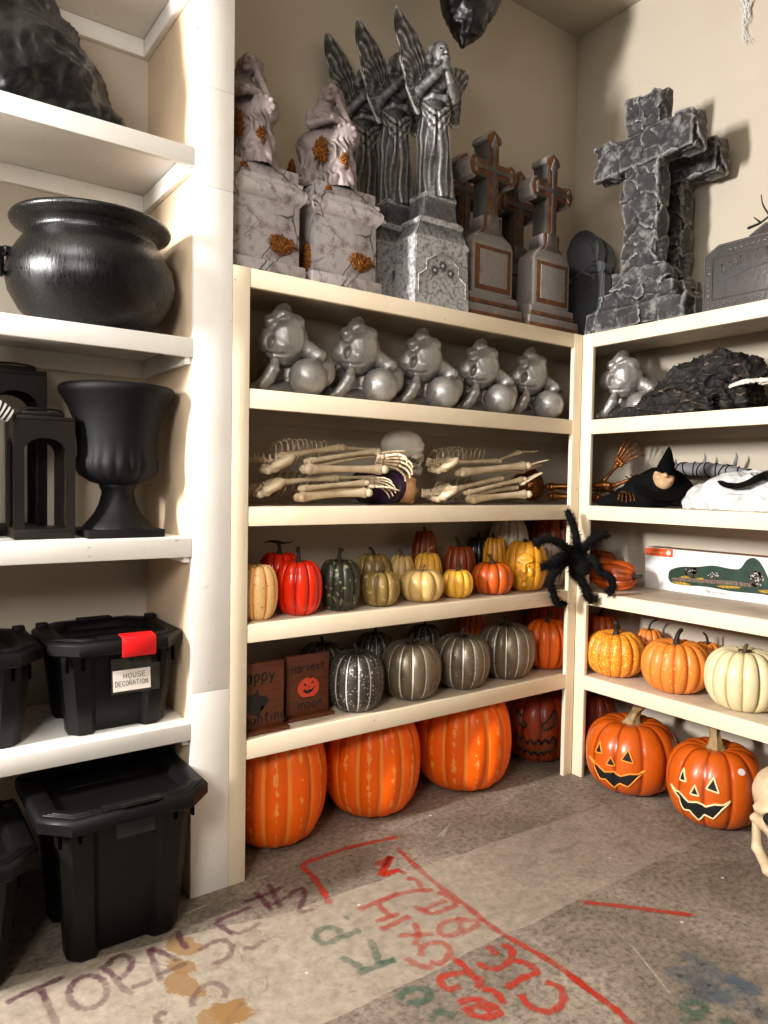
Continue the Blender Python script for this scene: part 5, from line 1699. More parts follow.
def ribcage(bm, c, ax, L, w_, h, n=9):
    """ribs as hoops around an axis"""
    c, ax = Vector(c), Vector(ax).normalized()
    s1 = ax.orthogonal().normalized(); s2 = ax.cross(s1)
    for i in range(n):
        t = i/(n-1); o = c+ax*L*(t-.5)
        k = .62+.38*math.sin(PI*min(1, t*1.1+.15))
        P = []
        for j in range(15):
            a = -PI*.5+.14+(2*PI-.5)*j/14
            P.append(o+s1*w_*k*math.cos(a)+s2*h*k*math.sin(a)+ax*L*.05*math.cos(a))
        tube(bm, P, .0048, 5, flat=.6)
    tube(bm, [c+ax*L*(t-.5)+s2*-h*.6 for t in (0, .5, 1)], .006, 6)

def spine(bm, pts, r, n):
    P = smooth_path(pts, 8); L = len(P)
    for i in range(n):
        p = P[int(i*(L-1)/(n-1))]; q = P[min(L-1, int(i*(L-1)/(n-1))+1)]; pr = P[max(0, int(i*(L-1)/(n-1))-1)]
        d = (q-pr).normalized()
        tube(bm, [p-d*r*.55, p-d*r*.2, p+d*r*.2, p+d*r*.55], [r*.95, r*.8, r*.8, r*.95], 8)
        u = Vector((0, 0, 1)); s = d.cross(u); s = s.normalized() if s.length > 1e-5 else Vector((1, 0, 0))
        for w_ in (s, -s, s.cross(d)):
            tube(bm, [p, p+w_*r*1.9-d*r*.3], [r*.45, r*.22], 5)
    tube(bm, P, r*.45, 6)

def pelvis(bm, c, s=1.0, rot=0.0):
    c = Vector(c)
    for sg in (-1, 1):
        Q = []
        for k in range(13):
            a = 2*PI*k/12
            v = Vector((.038*math.cos(a), sg*(.040+.018*math.sin(a+.6)), .036*math.sin(a)))*s
            v.rotate(Euler((0, rot, 0)))
            Q.append(c+v)
        tube(bm, Q, [.011*s*(1+.6*math.sin(2*PI*k/12)) for k in range(13)], 8, flat=.8)
    box(bm, c.x-.02*s, c.x+.02*s, c.y-.022*s, c.y+.022*s, c.z-.02*s, c.z+.025*s, .008)

SKULLMESH = {}
def skull_mesh(res, open_=.0):
    """skull facing -y, jaw below; unit height about .2"""
    S = Sculpt((-.085, -.105, -.125), (.085, .115, .10), res)
    S.add(S.ell((0, .018, .022), (.068, .084, .066)), 0)
    S.add(S.ell((0, -.045, .012), (.055, .036, .050)), .02)
    S.add(S.ell((0, -.062, -.028), (.036, .026, .038)), .015)              # maxilla
    for sg in (-1, 1):
        S.add(S.cone((sg*.022, -.072, .016), (sg*.052, -.056, .014), .013, .011), .008)   # brow
        S.add(S.cone((sg*.030, -.066, -.022), (sg*.062, -.034, -.016), .013, .009), .008)  # cheekbone
        S.add(S.cone((sg*.060, -.034, -.016), (sg*.066, .012, -.010), .007, .006), .006)
        S.cut(S.ell((sg*.028, -.082, -.002), (.0195, .034, .0175), (0, 0, sg*.25)), .006)
        S.cut(S.ell((sg*.074, -.010, .0), (.014, .03, .022)), .012)
        S.cut(S.ell((sg*.007, -.092, -.030), (.0075, .022, .015), (0, sg*.25, 0)), .004)
    S.add(S.ell((0, -.070, -.052), (.030, .020, .012)), .006)
    for k in range(8):
        a = (k-3.5)*.27
        S.add(S.ell((.030*math.sin(a), -.064-.024*math.cos(a)+.012, -.064), (.0040, .0055, .0085)), .0025)
    jz = -.030-open_
    S.chain([(-.056, .002, -.036), (-.052, -.012, -.066+jz*.6), (-.030, -.058, -.072+jz), (0, -.074, -.076+jz), (.030, -.058, -.072+jz), (.052, -.012, -.066+jz*.6), (.056, .002, -.036)],
            [.009, .011, .012, .0145, .012, .011, .009], .006)
    for k in range(8):
        a = (k-3.5)*.27
        S.add(S.ell((.029*math.sin(a), -.060-.024*math.cos(a)+.012, -.058+jz), (.0038, .005, .008)), .0025)
    me = S.mesh('skull')
    co = me_co(me).copy(); no = me_no(me); me_set(me, co+no*(.0010*snoise(co*20, 6, 3))[:, None])
    return me

def pelvis_mesh():
    S = Sculpt((-.075, -.10, -.075), (.075, .10, .075), .0032)
    for sg in (-1, 1):
        S.add(S.ell((0, sg*.052, .016), (.018, .034, .048), (sg*.55, 0, 0)), .004)
        S.cut(S.ell((-.022, sg*.050, .022), (.018, .024, .034), (sg*.55, 0, 0)), .008)
        S.chain([(.004, sg*.040, -.014), (.006, sg*.046, -.044), (.0, sg*.022, -.056), (-.006, 0, -.046)], [.013, .012, .010, .010], .006)
        S.add(S.ell((.004, sg*.058, -.018), (.018, .015, .018)), .006)
    S.add(S.cone((.006, 0, .034), (.014, 0, -.02), .022, .013), .012)
    return S.mesh('pelvis')
PELV = pelvis_mesh()
def zl(u, v): return 244+u/4.52, 420+v/4.52
def zr(u, v): return 380+u/3.84, 425+v/3.84
def bundle(label, group, zf, z0, bones, pelv, ribs, spn, hands, m=BONE, lift=0.0):
    """skeleton folded flat: every bone by its measured ends; z0 keeps all of it above what carries it"""
    o3 = None
    def pt(u, v, y):
        p = at(*zf(u, v), 'y', y); p.z = max(p.z, z0); return p-o3
    org = at(*zf(*pelv[:2]), 'y', pelv[2]); o3 = Vector((org.x, org.y, z2))
    e = empty('skeleton', o3, 0, label, 'skeleton', group)
    for nm, a, b, r in bones:
        bm = BM(); long_bone(bm, pt(*a), pt(*b), r*1.28, .003, 1.6); ob(nm, bm, m, e, True)
    o = link_mesh('pelvis', PELV, m if not PELV.materials else None, e, True)
    o.location = pt(*pelv[:3]); o.rotation_euler = (R(12), R(62), R(-8)); o.scale = (pelv[3]*1.2,)*3
    bm = BM(); spine(bm, [pt(*q) for q in spn], .0135, 8); ob('spine', bm, m, e, True)
    bm = BM(); a, b = pt(*ribs[0]), pt(*ribs[1]); ribcage(bm, (a+b)/2, b-a, (b-a).length, ribs[2], ribs[3], 11); ob('ribcage', bm, m, e, True)
    for (o_, d_, up_, sc, cu, sd) in hands:
        p = pt(*o_)
        bm = BM(); hand_bones(bm, p, d_, up_, sc, cu, sd); ob('hand', bm, m, e, True)
    return e
gsk = 'skeletons folded and stacked on the middle bay'
z2 = T[2]
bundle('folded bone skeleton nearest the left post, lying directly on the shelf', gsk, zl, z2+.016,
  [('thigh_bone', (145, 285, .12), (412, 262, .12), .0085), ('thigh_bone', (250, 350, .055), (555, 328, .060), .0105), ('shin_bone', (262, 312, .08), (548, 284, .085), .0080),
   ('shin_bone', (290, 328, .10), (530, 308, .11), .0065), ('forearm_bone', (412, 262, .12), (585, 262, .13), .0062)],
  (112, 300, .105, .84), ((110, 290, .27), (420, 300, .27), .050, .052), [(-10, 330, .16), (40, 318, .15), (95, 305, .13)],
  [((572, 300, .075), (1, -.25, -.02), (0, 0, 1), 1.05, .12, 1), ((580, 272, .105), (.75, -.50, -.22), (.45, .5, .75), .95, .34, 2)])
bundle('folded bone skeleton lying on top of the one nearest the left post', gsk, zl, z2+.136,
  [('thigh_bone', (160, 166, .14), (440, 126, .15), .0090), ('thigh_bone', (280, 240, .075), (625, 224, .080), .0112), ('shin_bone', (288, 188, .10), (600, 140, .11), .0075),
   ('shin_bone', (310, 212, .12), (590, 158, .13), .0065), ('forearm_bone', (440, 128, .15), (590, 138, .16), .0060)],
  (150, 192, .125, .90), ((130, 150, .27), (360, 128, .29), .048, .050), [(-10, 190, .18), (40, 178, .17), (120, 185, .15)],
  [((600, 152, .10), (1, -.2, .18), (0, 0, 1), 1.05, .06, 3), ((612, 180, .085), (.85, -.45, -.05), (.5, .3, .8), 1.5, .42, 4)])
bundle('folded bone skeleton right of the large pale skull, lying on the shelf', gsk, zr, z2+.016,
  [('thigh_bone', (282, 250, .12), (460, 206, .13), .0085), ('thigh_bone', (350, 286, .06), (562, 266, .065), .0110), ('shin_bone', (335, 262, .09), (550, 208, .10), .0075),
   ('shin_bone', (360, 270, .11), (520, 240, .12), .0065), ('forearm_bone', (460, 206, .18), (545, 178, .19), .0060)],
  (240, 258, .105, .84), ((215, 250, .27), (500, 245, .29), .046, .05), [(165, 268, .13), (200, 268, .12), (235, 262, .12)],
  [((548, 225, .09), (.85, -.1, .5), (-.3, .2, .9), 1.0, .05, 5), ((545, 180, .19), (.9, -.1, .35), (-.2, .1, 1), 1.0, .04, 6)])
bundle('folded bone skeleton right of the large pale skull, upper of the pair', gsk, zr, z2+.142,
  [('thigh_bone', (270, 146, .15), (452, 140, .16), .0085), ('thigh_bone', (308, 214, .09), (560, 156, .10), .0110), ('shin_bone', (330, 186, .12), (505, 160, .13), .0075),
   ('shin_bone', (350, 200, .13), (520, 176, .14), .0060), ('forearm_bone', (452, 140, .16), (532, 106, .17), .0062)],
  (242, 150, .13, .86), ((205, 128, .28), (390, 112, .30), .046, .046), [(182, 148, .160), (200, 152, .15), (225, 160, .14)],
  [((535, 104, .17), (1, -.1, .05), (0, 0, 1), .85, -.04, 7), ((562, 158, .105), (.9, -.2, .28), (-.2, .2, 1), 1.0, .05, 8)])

# big pale skull between the bundles, turned to the corner
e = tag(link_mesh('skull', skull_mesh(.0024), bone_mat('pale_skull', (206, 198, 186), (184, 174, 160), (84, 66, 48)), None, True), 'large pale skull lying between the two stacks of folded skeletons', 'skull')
sp = at(404, 449, 'y', .215)
e.location = (sp.x, .215, sp.z); e.rotation_euler = (R(-8), R(-25), R(72)); e.scale = (1.02, 1.02, 1.02)
# support: folded dark sack under it
SATIN = plain('purple_satin', (52, 24, 66), .3, var=.3, vs=6, bmp=.4, bs=14, bd=.02, c2=(20, 10, 26))
BLACKCL = plain('black_cloth', (6, 6, 6), .9, spec=.15, var=.3, vs=10, bmp=.5, bs=40, bd=.006)
SKINLAT = plain('tan_latex', (206, 160, 112), .5, var=.12, vs=12, c2=(180, 126, 80))
dd = empty('rubber_mask', (-.985, .160, z2), 0, 'tan latex mask head in a purple and black hood, under the large pale skull', 'mask')
S = Sculpt((-.135, -.115, -.004), (.10, .27, .185), .0045)
S.add(S.ell((-.02, .03, .075), (.085, .10, .072)), 0)
S.add(S.ell((-.06, .10, .075), (.07, .12, .082)), .02)
S.add(S.ell((.0, .17, .075), (.08, .08, .088)), .02)
S.cut(S.ell((.075, -.015, .07), (.062, .070, .056)), .006)
S.cut(S.bx((0, 0, -.5), (1, 1, .5)), .002)
me = S.mesh('hood'); co = me_co(me).copy(); no = me_no(me)
co = co+no*(.0035*np.sin(co[:, 0]*90+snoise(co*8, 3, 2)*4))[:, None]; co[:, 2] = np.maximum(co[:, 2], .001); me_set(me, co)
link_mesh('hood', me, SATIN, dd, True)
S = Sculpt((-.02, -.10, -.004), (.12, .075, .145), .0032)
S.add(S.ell((.035, -.018, .068), (.046, .058, .062)), 0)
S.add(S.cone((.075, -.02, .080), (.094, -.02, .060), .008, .013), .012)
S.add(S.ell((.066, -.02, .104), (.016, .036, .012)), .012)
for sg in (-1, 1): S.cut(S.ell((.082, -.02+sg*.024, .088), (.012, .012, .007)), .006)
S.cut(S.cone((.082, -.044, .038), (.082, .004, .038), .0045, .0045), .006)
S.add(S.ell((.066, -.02, .018), (.018, .022, .014)), .012)
me = S.mesh('face'); co = me_co(me); co[:, 2] = np.maximum(co[:, 2], .001); me_set(me, co)
link_mesh('face', me, SKINLAT, dd, True)

# ---- bronze skeleton lying through the corner
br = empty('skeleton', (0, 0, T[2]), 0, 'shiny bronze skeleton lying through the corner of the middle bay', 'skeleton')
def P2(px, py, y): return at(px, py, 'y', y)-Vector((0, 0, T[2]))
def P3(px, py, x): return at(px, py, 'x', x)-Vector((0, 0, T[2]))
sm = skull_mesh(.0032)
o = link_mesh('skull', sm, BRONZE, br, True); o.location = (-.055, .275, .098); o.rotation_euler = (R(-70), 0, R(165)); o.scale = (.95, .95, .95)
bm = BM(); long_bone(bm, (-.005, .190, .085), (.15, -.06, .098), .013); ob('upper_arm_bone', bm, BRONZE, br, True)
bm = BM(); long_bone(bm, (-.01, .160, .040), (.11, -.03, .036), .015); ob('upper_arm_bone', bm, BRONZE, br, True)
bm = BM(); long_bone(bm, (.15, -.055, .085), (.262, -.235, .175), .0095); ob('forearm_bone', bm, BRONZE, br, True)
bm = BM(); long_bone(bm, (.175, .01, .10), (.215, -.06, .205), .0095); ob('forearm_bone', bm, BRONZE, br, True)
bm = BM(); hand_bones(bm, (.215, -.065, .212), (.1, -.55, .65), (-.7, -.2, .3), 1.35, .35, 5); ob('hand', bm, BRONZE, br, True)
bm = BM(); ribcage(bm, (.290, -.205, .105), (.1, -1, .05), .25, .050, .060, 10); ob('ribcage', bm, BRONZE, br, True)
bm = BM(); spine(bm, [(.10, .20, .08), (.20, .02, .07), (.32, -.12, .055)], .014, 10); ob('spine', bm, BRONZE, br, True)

# ---- black-robed witch with a pointed hat
wi = empty('costume_figure', (.13, -.288, T[2]), 0, 'black robed witch figure with pointed hat and pale mask, lying beside the white sheet', 'costume figure')
FELT = plain('black_felt', (5, 5, 5), .95, spec=.1, var=.2, vs=20, bmp=.4, bs=120)
S = Sculpt((-.16, -.17, -.004), (.13, .40, .19), .006)
S.chain([(-.05, .18, .024), (-.04, .10, .035), (-.02, .02, .07), (0, -.06, .085)], [.022, .034, .070, .085], .03)
S.chain([(-.075, .20, .016), (-.08, .10, .022), (-.075, -.05, .03)], [.016, .024, .03], .03)
S.chain([(.04, .16, .04), (.05, .0, .08)], [.045, .07], .03)
S.cut(S.bx((0, 0, -.5), (1, 1, .5)), .002)
me = S.mesh('robe'); co = me_co(me).copy(); no = me_no(me)
co = co+no*(.006*(1-2*np.abs(snoise(co*np.array([9, 4, 9]), 8, 3))))[:, None]; co[:, 2] = np.maximum(co[:, 2], .001); me_set(me, co)
link_mesh('robe', me, BLACKCL, wi, True)
bm = BM()
lathe(bm, [(.002, .205), (.012, .185), (.03, .12), (.048, .05), (.058, .012), (.066, .004), (.120, -.004), (.126, -.001), (.120, .006), (.064, .014)], 40, fn=lambda a, z: 1+.05*math.sin(3*a+z*30))
bmesh.ops.transform(bm, matrix=Matrix.Translation((-.005, -.075, .145)) @ Euler((R(62), R(-20), R(18))).to_matrix().to_4x4(), verts=bm.verts[:]) if False else None
hat = ob('pointed_hat', bm, FELT, wi, True)
hat.location = (-.005, -.085, .105); hat.rotation_euler = (R(24), R(-30), R(0))
S = Sculpt((-.07, -.07, -.07), (.07, .07, .07), .0034)
S.add(S.ell((0, 0, 0), (.046, .042, .056)), 0)
S.add(S.cone((0, -.036, .006), (0, -.060, -.012), .007, .009), .01)
for sg in (-1, 1): S.cut(S.ell((sg*.018, -.042, .012), (.010, .012, .006)), .006); S.add(S.ell((sg*.024, -.028, -.012), (.016, .014, .014)), .01)
S.cut(S.cone((-.016, -.040, -.028), (.016, -.040, -.028), .0035, .0035), .005)
o = link_mesh('mask', S.mesh('mask'), bone_mat('pale_mask', (214, 180, 140), (176, 136, 96), (70, 40, 24)), wi, True)
o.location = (-.040, -.108, .134); o.rotation_euler = (R(-20), R(12), R(-52))
bm = BM(); hand_bones(bm, (-.088, .055, .066), (-.6, -.5, -.1), (0, 0, 1), .8, .5, 9); ob('hand', bm, BRONZE, wi, True)

# ---- grey bony tail of vertebrae bound with twine
gb = empty('bone_prop', (.395, -.35, T[2]), 0, 'long grey spine prop bound with dark twine, lying along the back', 'bone prop')
pts = [(.0, .20, .165), (.0, .08, .178), (0, -.10, .175), (-.01, -.28, .150), (-.01, -.47, .115)]
bm = BM(); P = smooth_path(pts, 10)
tube(bm, P, lerp_list([.022, .030, .034, .030, .024, .014], len(P)), 14); ob('core', bm, GREYBONE, gb, True)
bm = BM()
for i in range(3, len(P)-2, 2):
    r_ = lerp_list([.024, .032, .036, .032, .026, .016], len(P))[i]
    d = (P[i+1]-P[i-1]).normalized(); s1 = d.orthogonal().normalized(); s2 = d.cross(s1)
    tube(bm, [P[i]+(s1*math.cos(2*PI*j/16)+s2*math.sin(2*PI*j/16))*r_+d*.012*math.sin(2*PI*j/16+i) for j in range(17)], .0028, 5)
ob('twine', bm, BLACKCL, gb, True)
for i, y in enumerate((.16, -.05, -.2)):
    bm = BM(); tube(bm, [(0, y, .195), (-.01, y-.015, .235), (-.012, y-.01, .255)], [.010, .006, .001], 6); ob('spur', bm, GREYBONE, gb, True)
for a, b in (((-.005, -.30, .15), (-.02, -.42, .19)), ((.0, .20, .16), (.02, .30, .155))):
    bm = BM(); tube(bm, [a, Vector(a).lerp(Vector(b), .5), b], [.008, .006, .002], 6); ob('spur', bm, GREYBONE, gb, True)
for x, y in ((.0, .10), (0, -.20), (-.01, -.40)):
    bm = BM(); tube(bm, [(x, y, .003), (x, y, .1), (x, y, .16)], [.03, .022, .018], 8); ob('stub_leg', bm, GREYBONE, gb, True)
# second grey bony piece at the photo edge
bm = BM()
P = smooth_path([(.33, -.80, T[2]+.145), (.33, -.86, T[2]+.165), (.33, -.95, T[2]+.16), (.33, -1.05, T[2]+.12)], 6)
tube(bm, P, lerp_list([.02, .042, .045, .03], len(P)), 12)
for i in range(2, len(P)-2, 3):
    tube(bm, [P[i]+Vector((0, 0, .03)), P[i]+Vector((-.01, .01, .075))], [.012, .003], 6)
for y in (-.86, -1.0): tube(bm, [(.33, y, T[2]+.002), (.33, y, T[2]+.15)], [.032, .022], 8)
tag(ob('bone_prop', bm, GREYBONE, None, True), 'knobbly grey bone prop above the white sheet at the right photo edge', 'bone prop')

# ---- crumpled white sheet with a black sash over it
def m_sheet():
    m, nt, b, out = nodes('white_sheet')
    co = coords(nt)
    nt.links.new(ramp(nt, noise(nt, co, 6, 5), [(.3, lin((214, 213, 212))), (.7, lin((198, 197, 196)))]), b.inputs['Base Color'])
    b.inputs['Roughness'].default_value = .8
    w_ = N(nt, 'TexWave'); w_.inputs['Scale'].default_value = 9; w_.inputs['Distortion'].default_value = 7; w_.inputs['Detail'].default_value = 3; nt.links.new(co, w_.inputs['Vector'])
    bump(nt, b, w_.outputs['Fac'], .25, .01)
    return m
def heap(name, label, cat, loc, lo, hi, res, blobs, mat, amp, fr, seed, aniso=(1, 1, 1), ridge=.7, parent=None, flat0=.001):
    S = Sculpt(lo, hi, res)
    for i, (a, b, ra, rb, k) in enumerate(blobs): S.add(S.cone(a, b, ra, rb), k if i else 0)
    S.cut(S.bx((0, 0, -.5), (2, 2, .5)), .002)
    me = S.mesh(name); co = me_co(me).copy(); no = me_no(me)
    n = snoise(co*fr*np.array(aniso), seed, 3); n = 1-2*np.abs(n)**ridge
    n2 = snoise(co*fr*2.6*np.array(aniso), seed+2, 2); n2 = 1-2*np.abs(n2)**ridge
    co = co+no*(n*amp+n2*amp*.45)[:, None]; co[:, 2] = np.maximum(co[:, 2], flat0); me_set(me, co)
    o = link_mesh(name, me, mat, parent, True); o.location = loc
    if label: tag(o, label, cat)
    return o
heap('sheet', 'crumpled white cloth sheet bunched at the shelf edge of the right run', 'cloth', (.106, -.672, T[2]), (-.10, -.56, -.004), (.17, .27, .19), .0055,
     [((-.01, .14, .045), (.0, -.02, .075), .042, .075, 0), ((0, -.02, .075), (.02, -.22, .062), .075, .060, .03), ((.02, -.22, .06), (.02, -.45, .05), .06, .055, .03), ((-.03, .10, .02), (-.045, -.08, .02), .035, .045, .04), ((-.045, -.08, .018), (-.05, -.34, .018), .04, .03, .04), ((.07, .05, .08), (.08, -.1, .10), .05, .06, .04)],
     m_sheet(), .014, 4.0, 21, (1, 1.0, 1.6))
_sh = bpy.data.objects['sheet']
_bt = BVHTree.FromPolygons([tuple(v.co+Vector(_sh.location)) for v in _sh.data.vertices], [tuple(p.vertices) for p in _sh.data.polygons])
P = []
for px, py in ((716, 477), (724, 484), (733, 486), (742, 485), (752, 481), (760, 477), (768, 475), (778, 474), (790, 474)):
    d = (at(px, py, 'x', .2)-Vector(CAM)).normalized(); h_ = _bt.ray_cast(Vector(CAM), d)
    P.append((h_[0] if h_[0] else at(px, py, 'x', .08))-d*.045)
P = smooth_path(P, 6)
bm = BM(); tube(bm, P, lerp_list([.005, .022, .024, .026, .034, .038, .036], len(P)), 12, flat=.45)
tag(ob('sash', bm, BLACKCL, None, True), 'black cloth sash lying across the white sheet', 'cloth')

# ---- ruffled dark costume with ragged fabric
def m_ruffle():
    m, nt, b, out = nodes('dark_ruffled_fabric')
    co = coords(nt)
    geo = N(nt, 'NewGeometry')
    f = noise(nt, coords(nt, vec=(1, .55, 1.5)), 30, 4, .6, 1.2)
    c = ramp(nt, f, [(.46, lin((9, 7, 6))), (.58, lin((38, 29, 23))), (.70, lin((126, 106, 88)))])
    c = mix(nt, ramp(nt, geo.outputs['Pointiness'], [(.47, g4(1)), (.54, g4(0))]), c, lin((8, 6, 5)))  # fold shade painted in: hollows tinted near black, only crests keep colour
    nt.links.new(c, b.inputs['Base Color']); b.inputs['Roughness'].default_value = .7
    bump(nt, b, f, .8, .012)
    return m
RUF = m_ruffle()
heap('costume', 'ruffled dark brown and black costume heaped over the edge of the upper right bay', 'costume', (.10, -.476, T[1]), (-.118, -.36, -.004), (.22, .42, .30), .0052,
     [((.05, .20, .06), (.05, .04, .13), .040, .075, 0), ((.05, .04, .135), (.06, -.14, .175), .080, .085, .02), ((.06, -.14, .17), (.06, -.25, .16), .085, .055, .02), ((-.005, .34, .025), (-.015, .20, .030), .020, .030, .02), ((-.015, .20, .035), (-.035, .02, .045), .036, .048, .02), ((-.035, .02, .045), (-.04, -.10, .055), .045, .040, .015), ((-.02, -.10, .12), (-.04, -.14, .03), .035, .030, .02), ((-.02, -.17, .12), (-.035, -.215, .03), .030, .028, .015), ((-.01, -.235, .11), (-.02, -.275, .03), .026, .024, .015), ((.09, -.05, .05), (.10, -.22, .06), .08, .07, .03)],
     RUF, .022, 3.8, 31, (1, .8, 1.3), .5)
heap('costume', 'black cloth heaped behind the ruffled costume at the right photo edge', 'costume', (.292, -1.01, T[1]), (-.20, -.42, -.004), (.20, .24, .31), .007,
     [((0.02, .14, .12), (0, -.1, .15), .10, .125, 0), ((0, -.1, .14), (-.02, -.36, .11), .12, .11, .03), ((-.09, .08, .05), (-.11, -.3, .05), .055, .06, .03)],
     BLACKCL, .010, 4.0, 33)
hb = empty('skeleton_hand', (0, 0, 0), 0, 'white skeleton hand and wrist sticking out of the black cloth heap', 'skeleton hand')
ho = at(752, 381, 'x', .055)
bm = BM(); hand_bones(bm, (.05, ho.y-.012, ho.z), (-.12, 1, -.02), (-.45, 0, 1), .82, .10, 3); ob('hand', bm, bone_mat('white_bone', (228, 222, 212), (206, 196, 182), (60, 48, 40)), hb, True)
bm = BM(); long_bone(bm, (.05, ho.y-.03, ho.z-.002), (.062, ho.y-.20, ho.z+.0), .0070); long_bone(bm, (.065, ho.y-.03, ho.z-.010), (.075, ho.y-.20, ho.z-.010), .0055); ob('forearm_bones', bm, MATS['white_bone'], hb, True)

# ---- skull on the floor at the right
SK2 = bone_mat('floor_skull_bone', (226, 206, 172), (186, 156, 116), (66, 44, 28))
sk = empty('skull', (0, 0, 0), 0, 'bone coloured skull at the right photo edge, in front of the jack-o\'-lanterns', 'skull')
o = link_mesh('cranium', skull_mesh(.0021, .012), SK2, sk, True)
pp = at(784, 867, 'z', 0)
_co = me_co(o.data); _k = 1.72
sk.location = (pp.x, pp.y, 0)
o.location = (0, 0, -_co[:, 2].min()*_k+.001)
o.rotation_euler = (0, 0, R(-64)); o.scale = (_k, _k, _k)
DARKIN = BLACKH
bm = BM()
for sg in (-1, 1):
    t = bmesh.new(); bmesh.ops.create_uvsphere(t, u_segments=20, v_segments=12, radius=.017); merge(bm, t, Matrix.Translation((sg*.028, -.058, -.002)))
ii = ob('eye_socket', bm, DARKIN, o, True)
# ================================================================== hand painted wooden signs
def m_woodsign():
    m, nt, b, out = nodes('stained_wood')
    co = coords(nt, vec=(6, 6, 60))
    f = noise(nt, co, 1.0, 6, .65, .8)
    nt.links.new(ramp(nt, f, [(.3, lin((78, 34, 14))), (.55, lin((100, 48, 20))), (.75, lin((54, 24, 9)))]), b.inputs['Base Color'])
    b.inputs['Roughness'].default_value = .55
    bump(nt, b, f, .25, .004)
    return m
WOODS = m_woodsign()
def sign(px0, px1, yv, h, label, kind):
    z0 = T[4]
    a = at(px0, 700, 'y', yv); c = at(px1, 700, 'y', yv)
    w_ = (c.x-a.x)/2
    e = empty('wooden_sign', ((a.x+c.x)/2, yv, z0), 0, label, 'sign', 'painted wooden signs on the lower bay')
    bm = BM(); box(bm, -w_, w_, 0, .020, .0128, h, .0015); ob('board', bm, WOODS, e)
    bm = BM(); box(bm, -w_-.008, w_+.014, -.026, .06, 0, .0125, .001); ob('base', bm, WOODS, e)
    bm = BM(); g = random.Random(4); n = (0, -1, 0)
    if kind == 'harvest':
        write(bm, 'Harvest', (-w_*.78, -.0003, h*.735), (1, 0, .03), (0, 0, 1), h*.12, .60, .20, n, .0006, g, .085)
        write(bm, 'moon', (-w_*.46, -.0003, h*.150), (1, 0, .03), (0, 0, 1), h*.13, .70, .2, n, .0006, g, .085)
    else:
        write(bm, 'Happy', (-w_*.80, -.0003, h*.72), (1, 0, .05), (0, 0, 1), h*.16, .60, .22, n, .0006, g, .085)
        write(bm, 'Haunting', (-w_*.86, -.0003, h*.115), (1, 0, .05), (0, 0, 1), h*.15, .58, .2, n, .0006, g, .085)
    ob('lettering', bm, INK, e, False)
    def flat(name, polys, m, off):
        bm = BM()
        for P in polys:
            vs = [bm.verts.new((u*w_, off, v*h)) for u, v in P]
            f = bm.faces.new(vs); bmesh.ops.triangulate(bm, faces=[f])
        return ob(name, bm, m, e, False)
    if kind == 'harvest':
        C = (.02, .47)
        P = [(C[0]+.50*math.cos(2*PI*k/40)*(1+.05*abs(math.sin(5*PI*k/40))), C[1]+.165*math.sin(2*PI*k/40)*(1-.10*abs(math.cos(2*PI*k/40*1.0))**8)) for k in range(40)]
        flat('painted_pumpkin', [P], plain('orange_red_paint', (232, 76, 40), .6, var=.12), -.0006)
        flat('painted_face', [[(-.22, .52), (-.06, .50), (-.14, .555)], [(.12, .53), (.28, .54), (.20, .575)], [(-.02, .475), (.10, .48), (.04, .505)],
                              [(-.26, .445), (-.12, .45), (-.06, .425), (.04, .45), (.12, .435), (.24, .465), (.34, .49), (.24, .425), (.10, .385), (-.08, .38), (-.2, .41)],
                              [(.02, .615), (.16, .62), (.22, .66), (.10, .655)], [(-.46, .335), (-.2, .31), (.1, .30), (.42, .33), (.2, .325), (-.1, .325)]], INK, -.0009)
    else:
        flat('painted_cat', [[(-.75, .40), (-.55, .52), (-.50, .62), (-.36, .55), (-.20, .56), (-.05, .64), (.0, .53), (.30, .50), (.42, .44), (.28, .38), (.05, .36), (.10, .30), (.0, .22), (-.22, .27), (-.5, .32), (-.78, .30)]], INK, -.0008)
    return e
sign(233, 283.5, .055, .252, 'wooden sign with a black cat and hand lettering, by the left post', 'haunt')
sign(286.5, 328.5, .110, .243, 'wooden sign with a painted red-orange pumpkin beside the grey pumpkins', 'harvest')

# ================================================================== long white box with a printed picture
FX = .372
q0 = at(645, 570, 'x', FX); q1 = at(815, 590, 'x', FX)
bh = at(645, 545, 'x', FX).z-at(645, 585.5, 'x', FX).z
e = empty('gift_box', (FX, q0.y, T[3]), 0, 'long white cardboard box with an orange corner tag on the right run', 'box')
def m_card():
    return plain('white_print_card', (238, 234, 232), .4, var=.03, bmp=.05)
bm = BM(); box(bm, 0, .098, q1.y-q0.y, 0, .0, bh, .0012); ob('carton', bm, m_card(), e)
bm = BM(); box(bm, .003, .098-.003, q1.y-q0.y+.003, -.003, bh+.0001, bh+.0012, .0004); ob('lid_flap', bm, plain('brown_card', (150, 110, 78), .7, var=.08), e)
zoff = T[3]-at(645, 585.5, 'x', FX).z
def onbox(zx, zy, off):
    p = at(640+zx/6, 535+zy/6, 'x', FX)
    return (-off, p.y-q0.y, p.z+zoff-T[3])
def pic(name, polys, m, off):
    bm = BM()
    for P in polys:
        vs = [bm.verts.new(onbox(u, v, off)) for u, v in P]
        f = bm.faces.new(vs); bmesh.ops.triangulate(bm, faces=[f])
    return ob(name, bm, m, e, False)
def cr(pts, k=5):
    P = smooth_path([(u, v, 0) for u, v in pts]+[(pts[0][0], pts[0][1], 0)], k)
    return [(p.x, p.y) for p in P[:-1]]
ORTAG = plain('orange_print', (232, 92, 28), .4, var=.03, bmp=0)
pic('corner_tag', [[(33, 64), (198, 76), (198, 124), (33, 108)]], ORTAG, .0006)
pic('tag_mark', [[(172+13*math.cos(2*PI*k/20), 97+15*math.sin(2*PI*k/20)) for k in range(20)]], m_card(), .0009)
bm = BM()
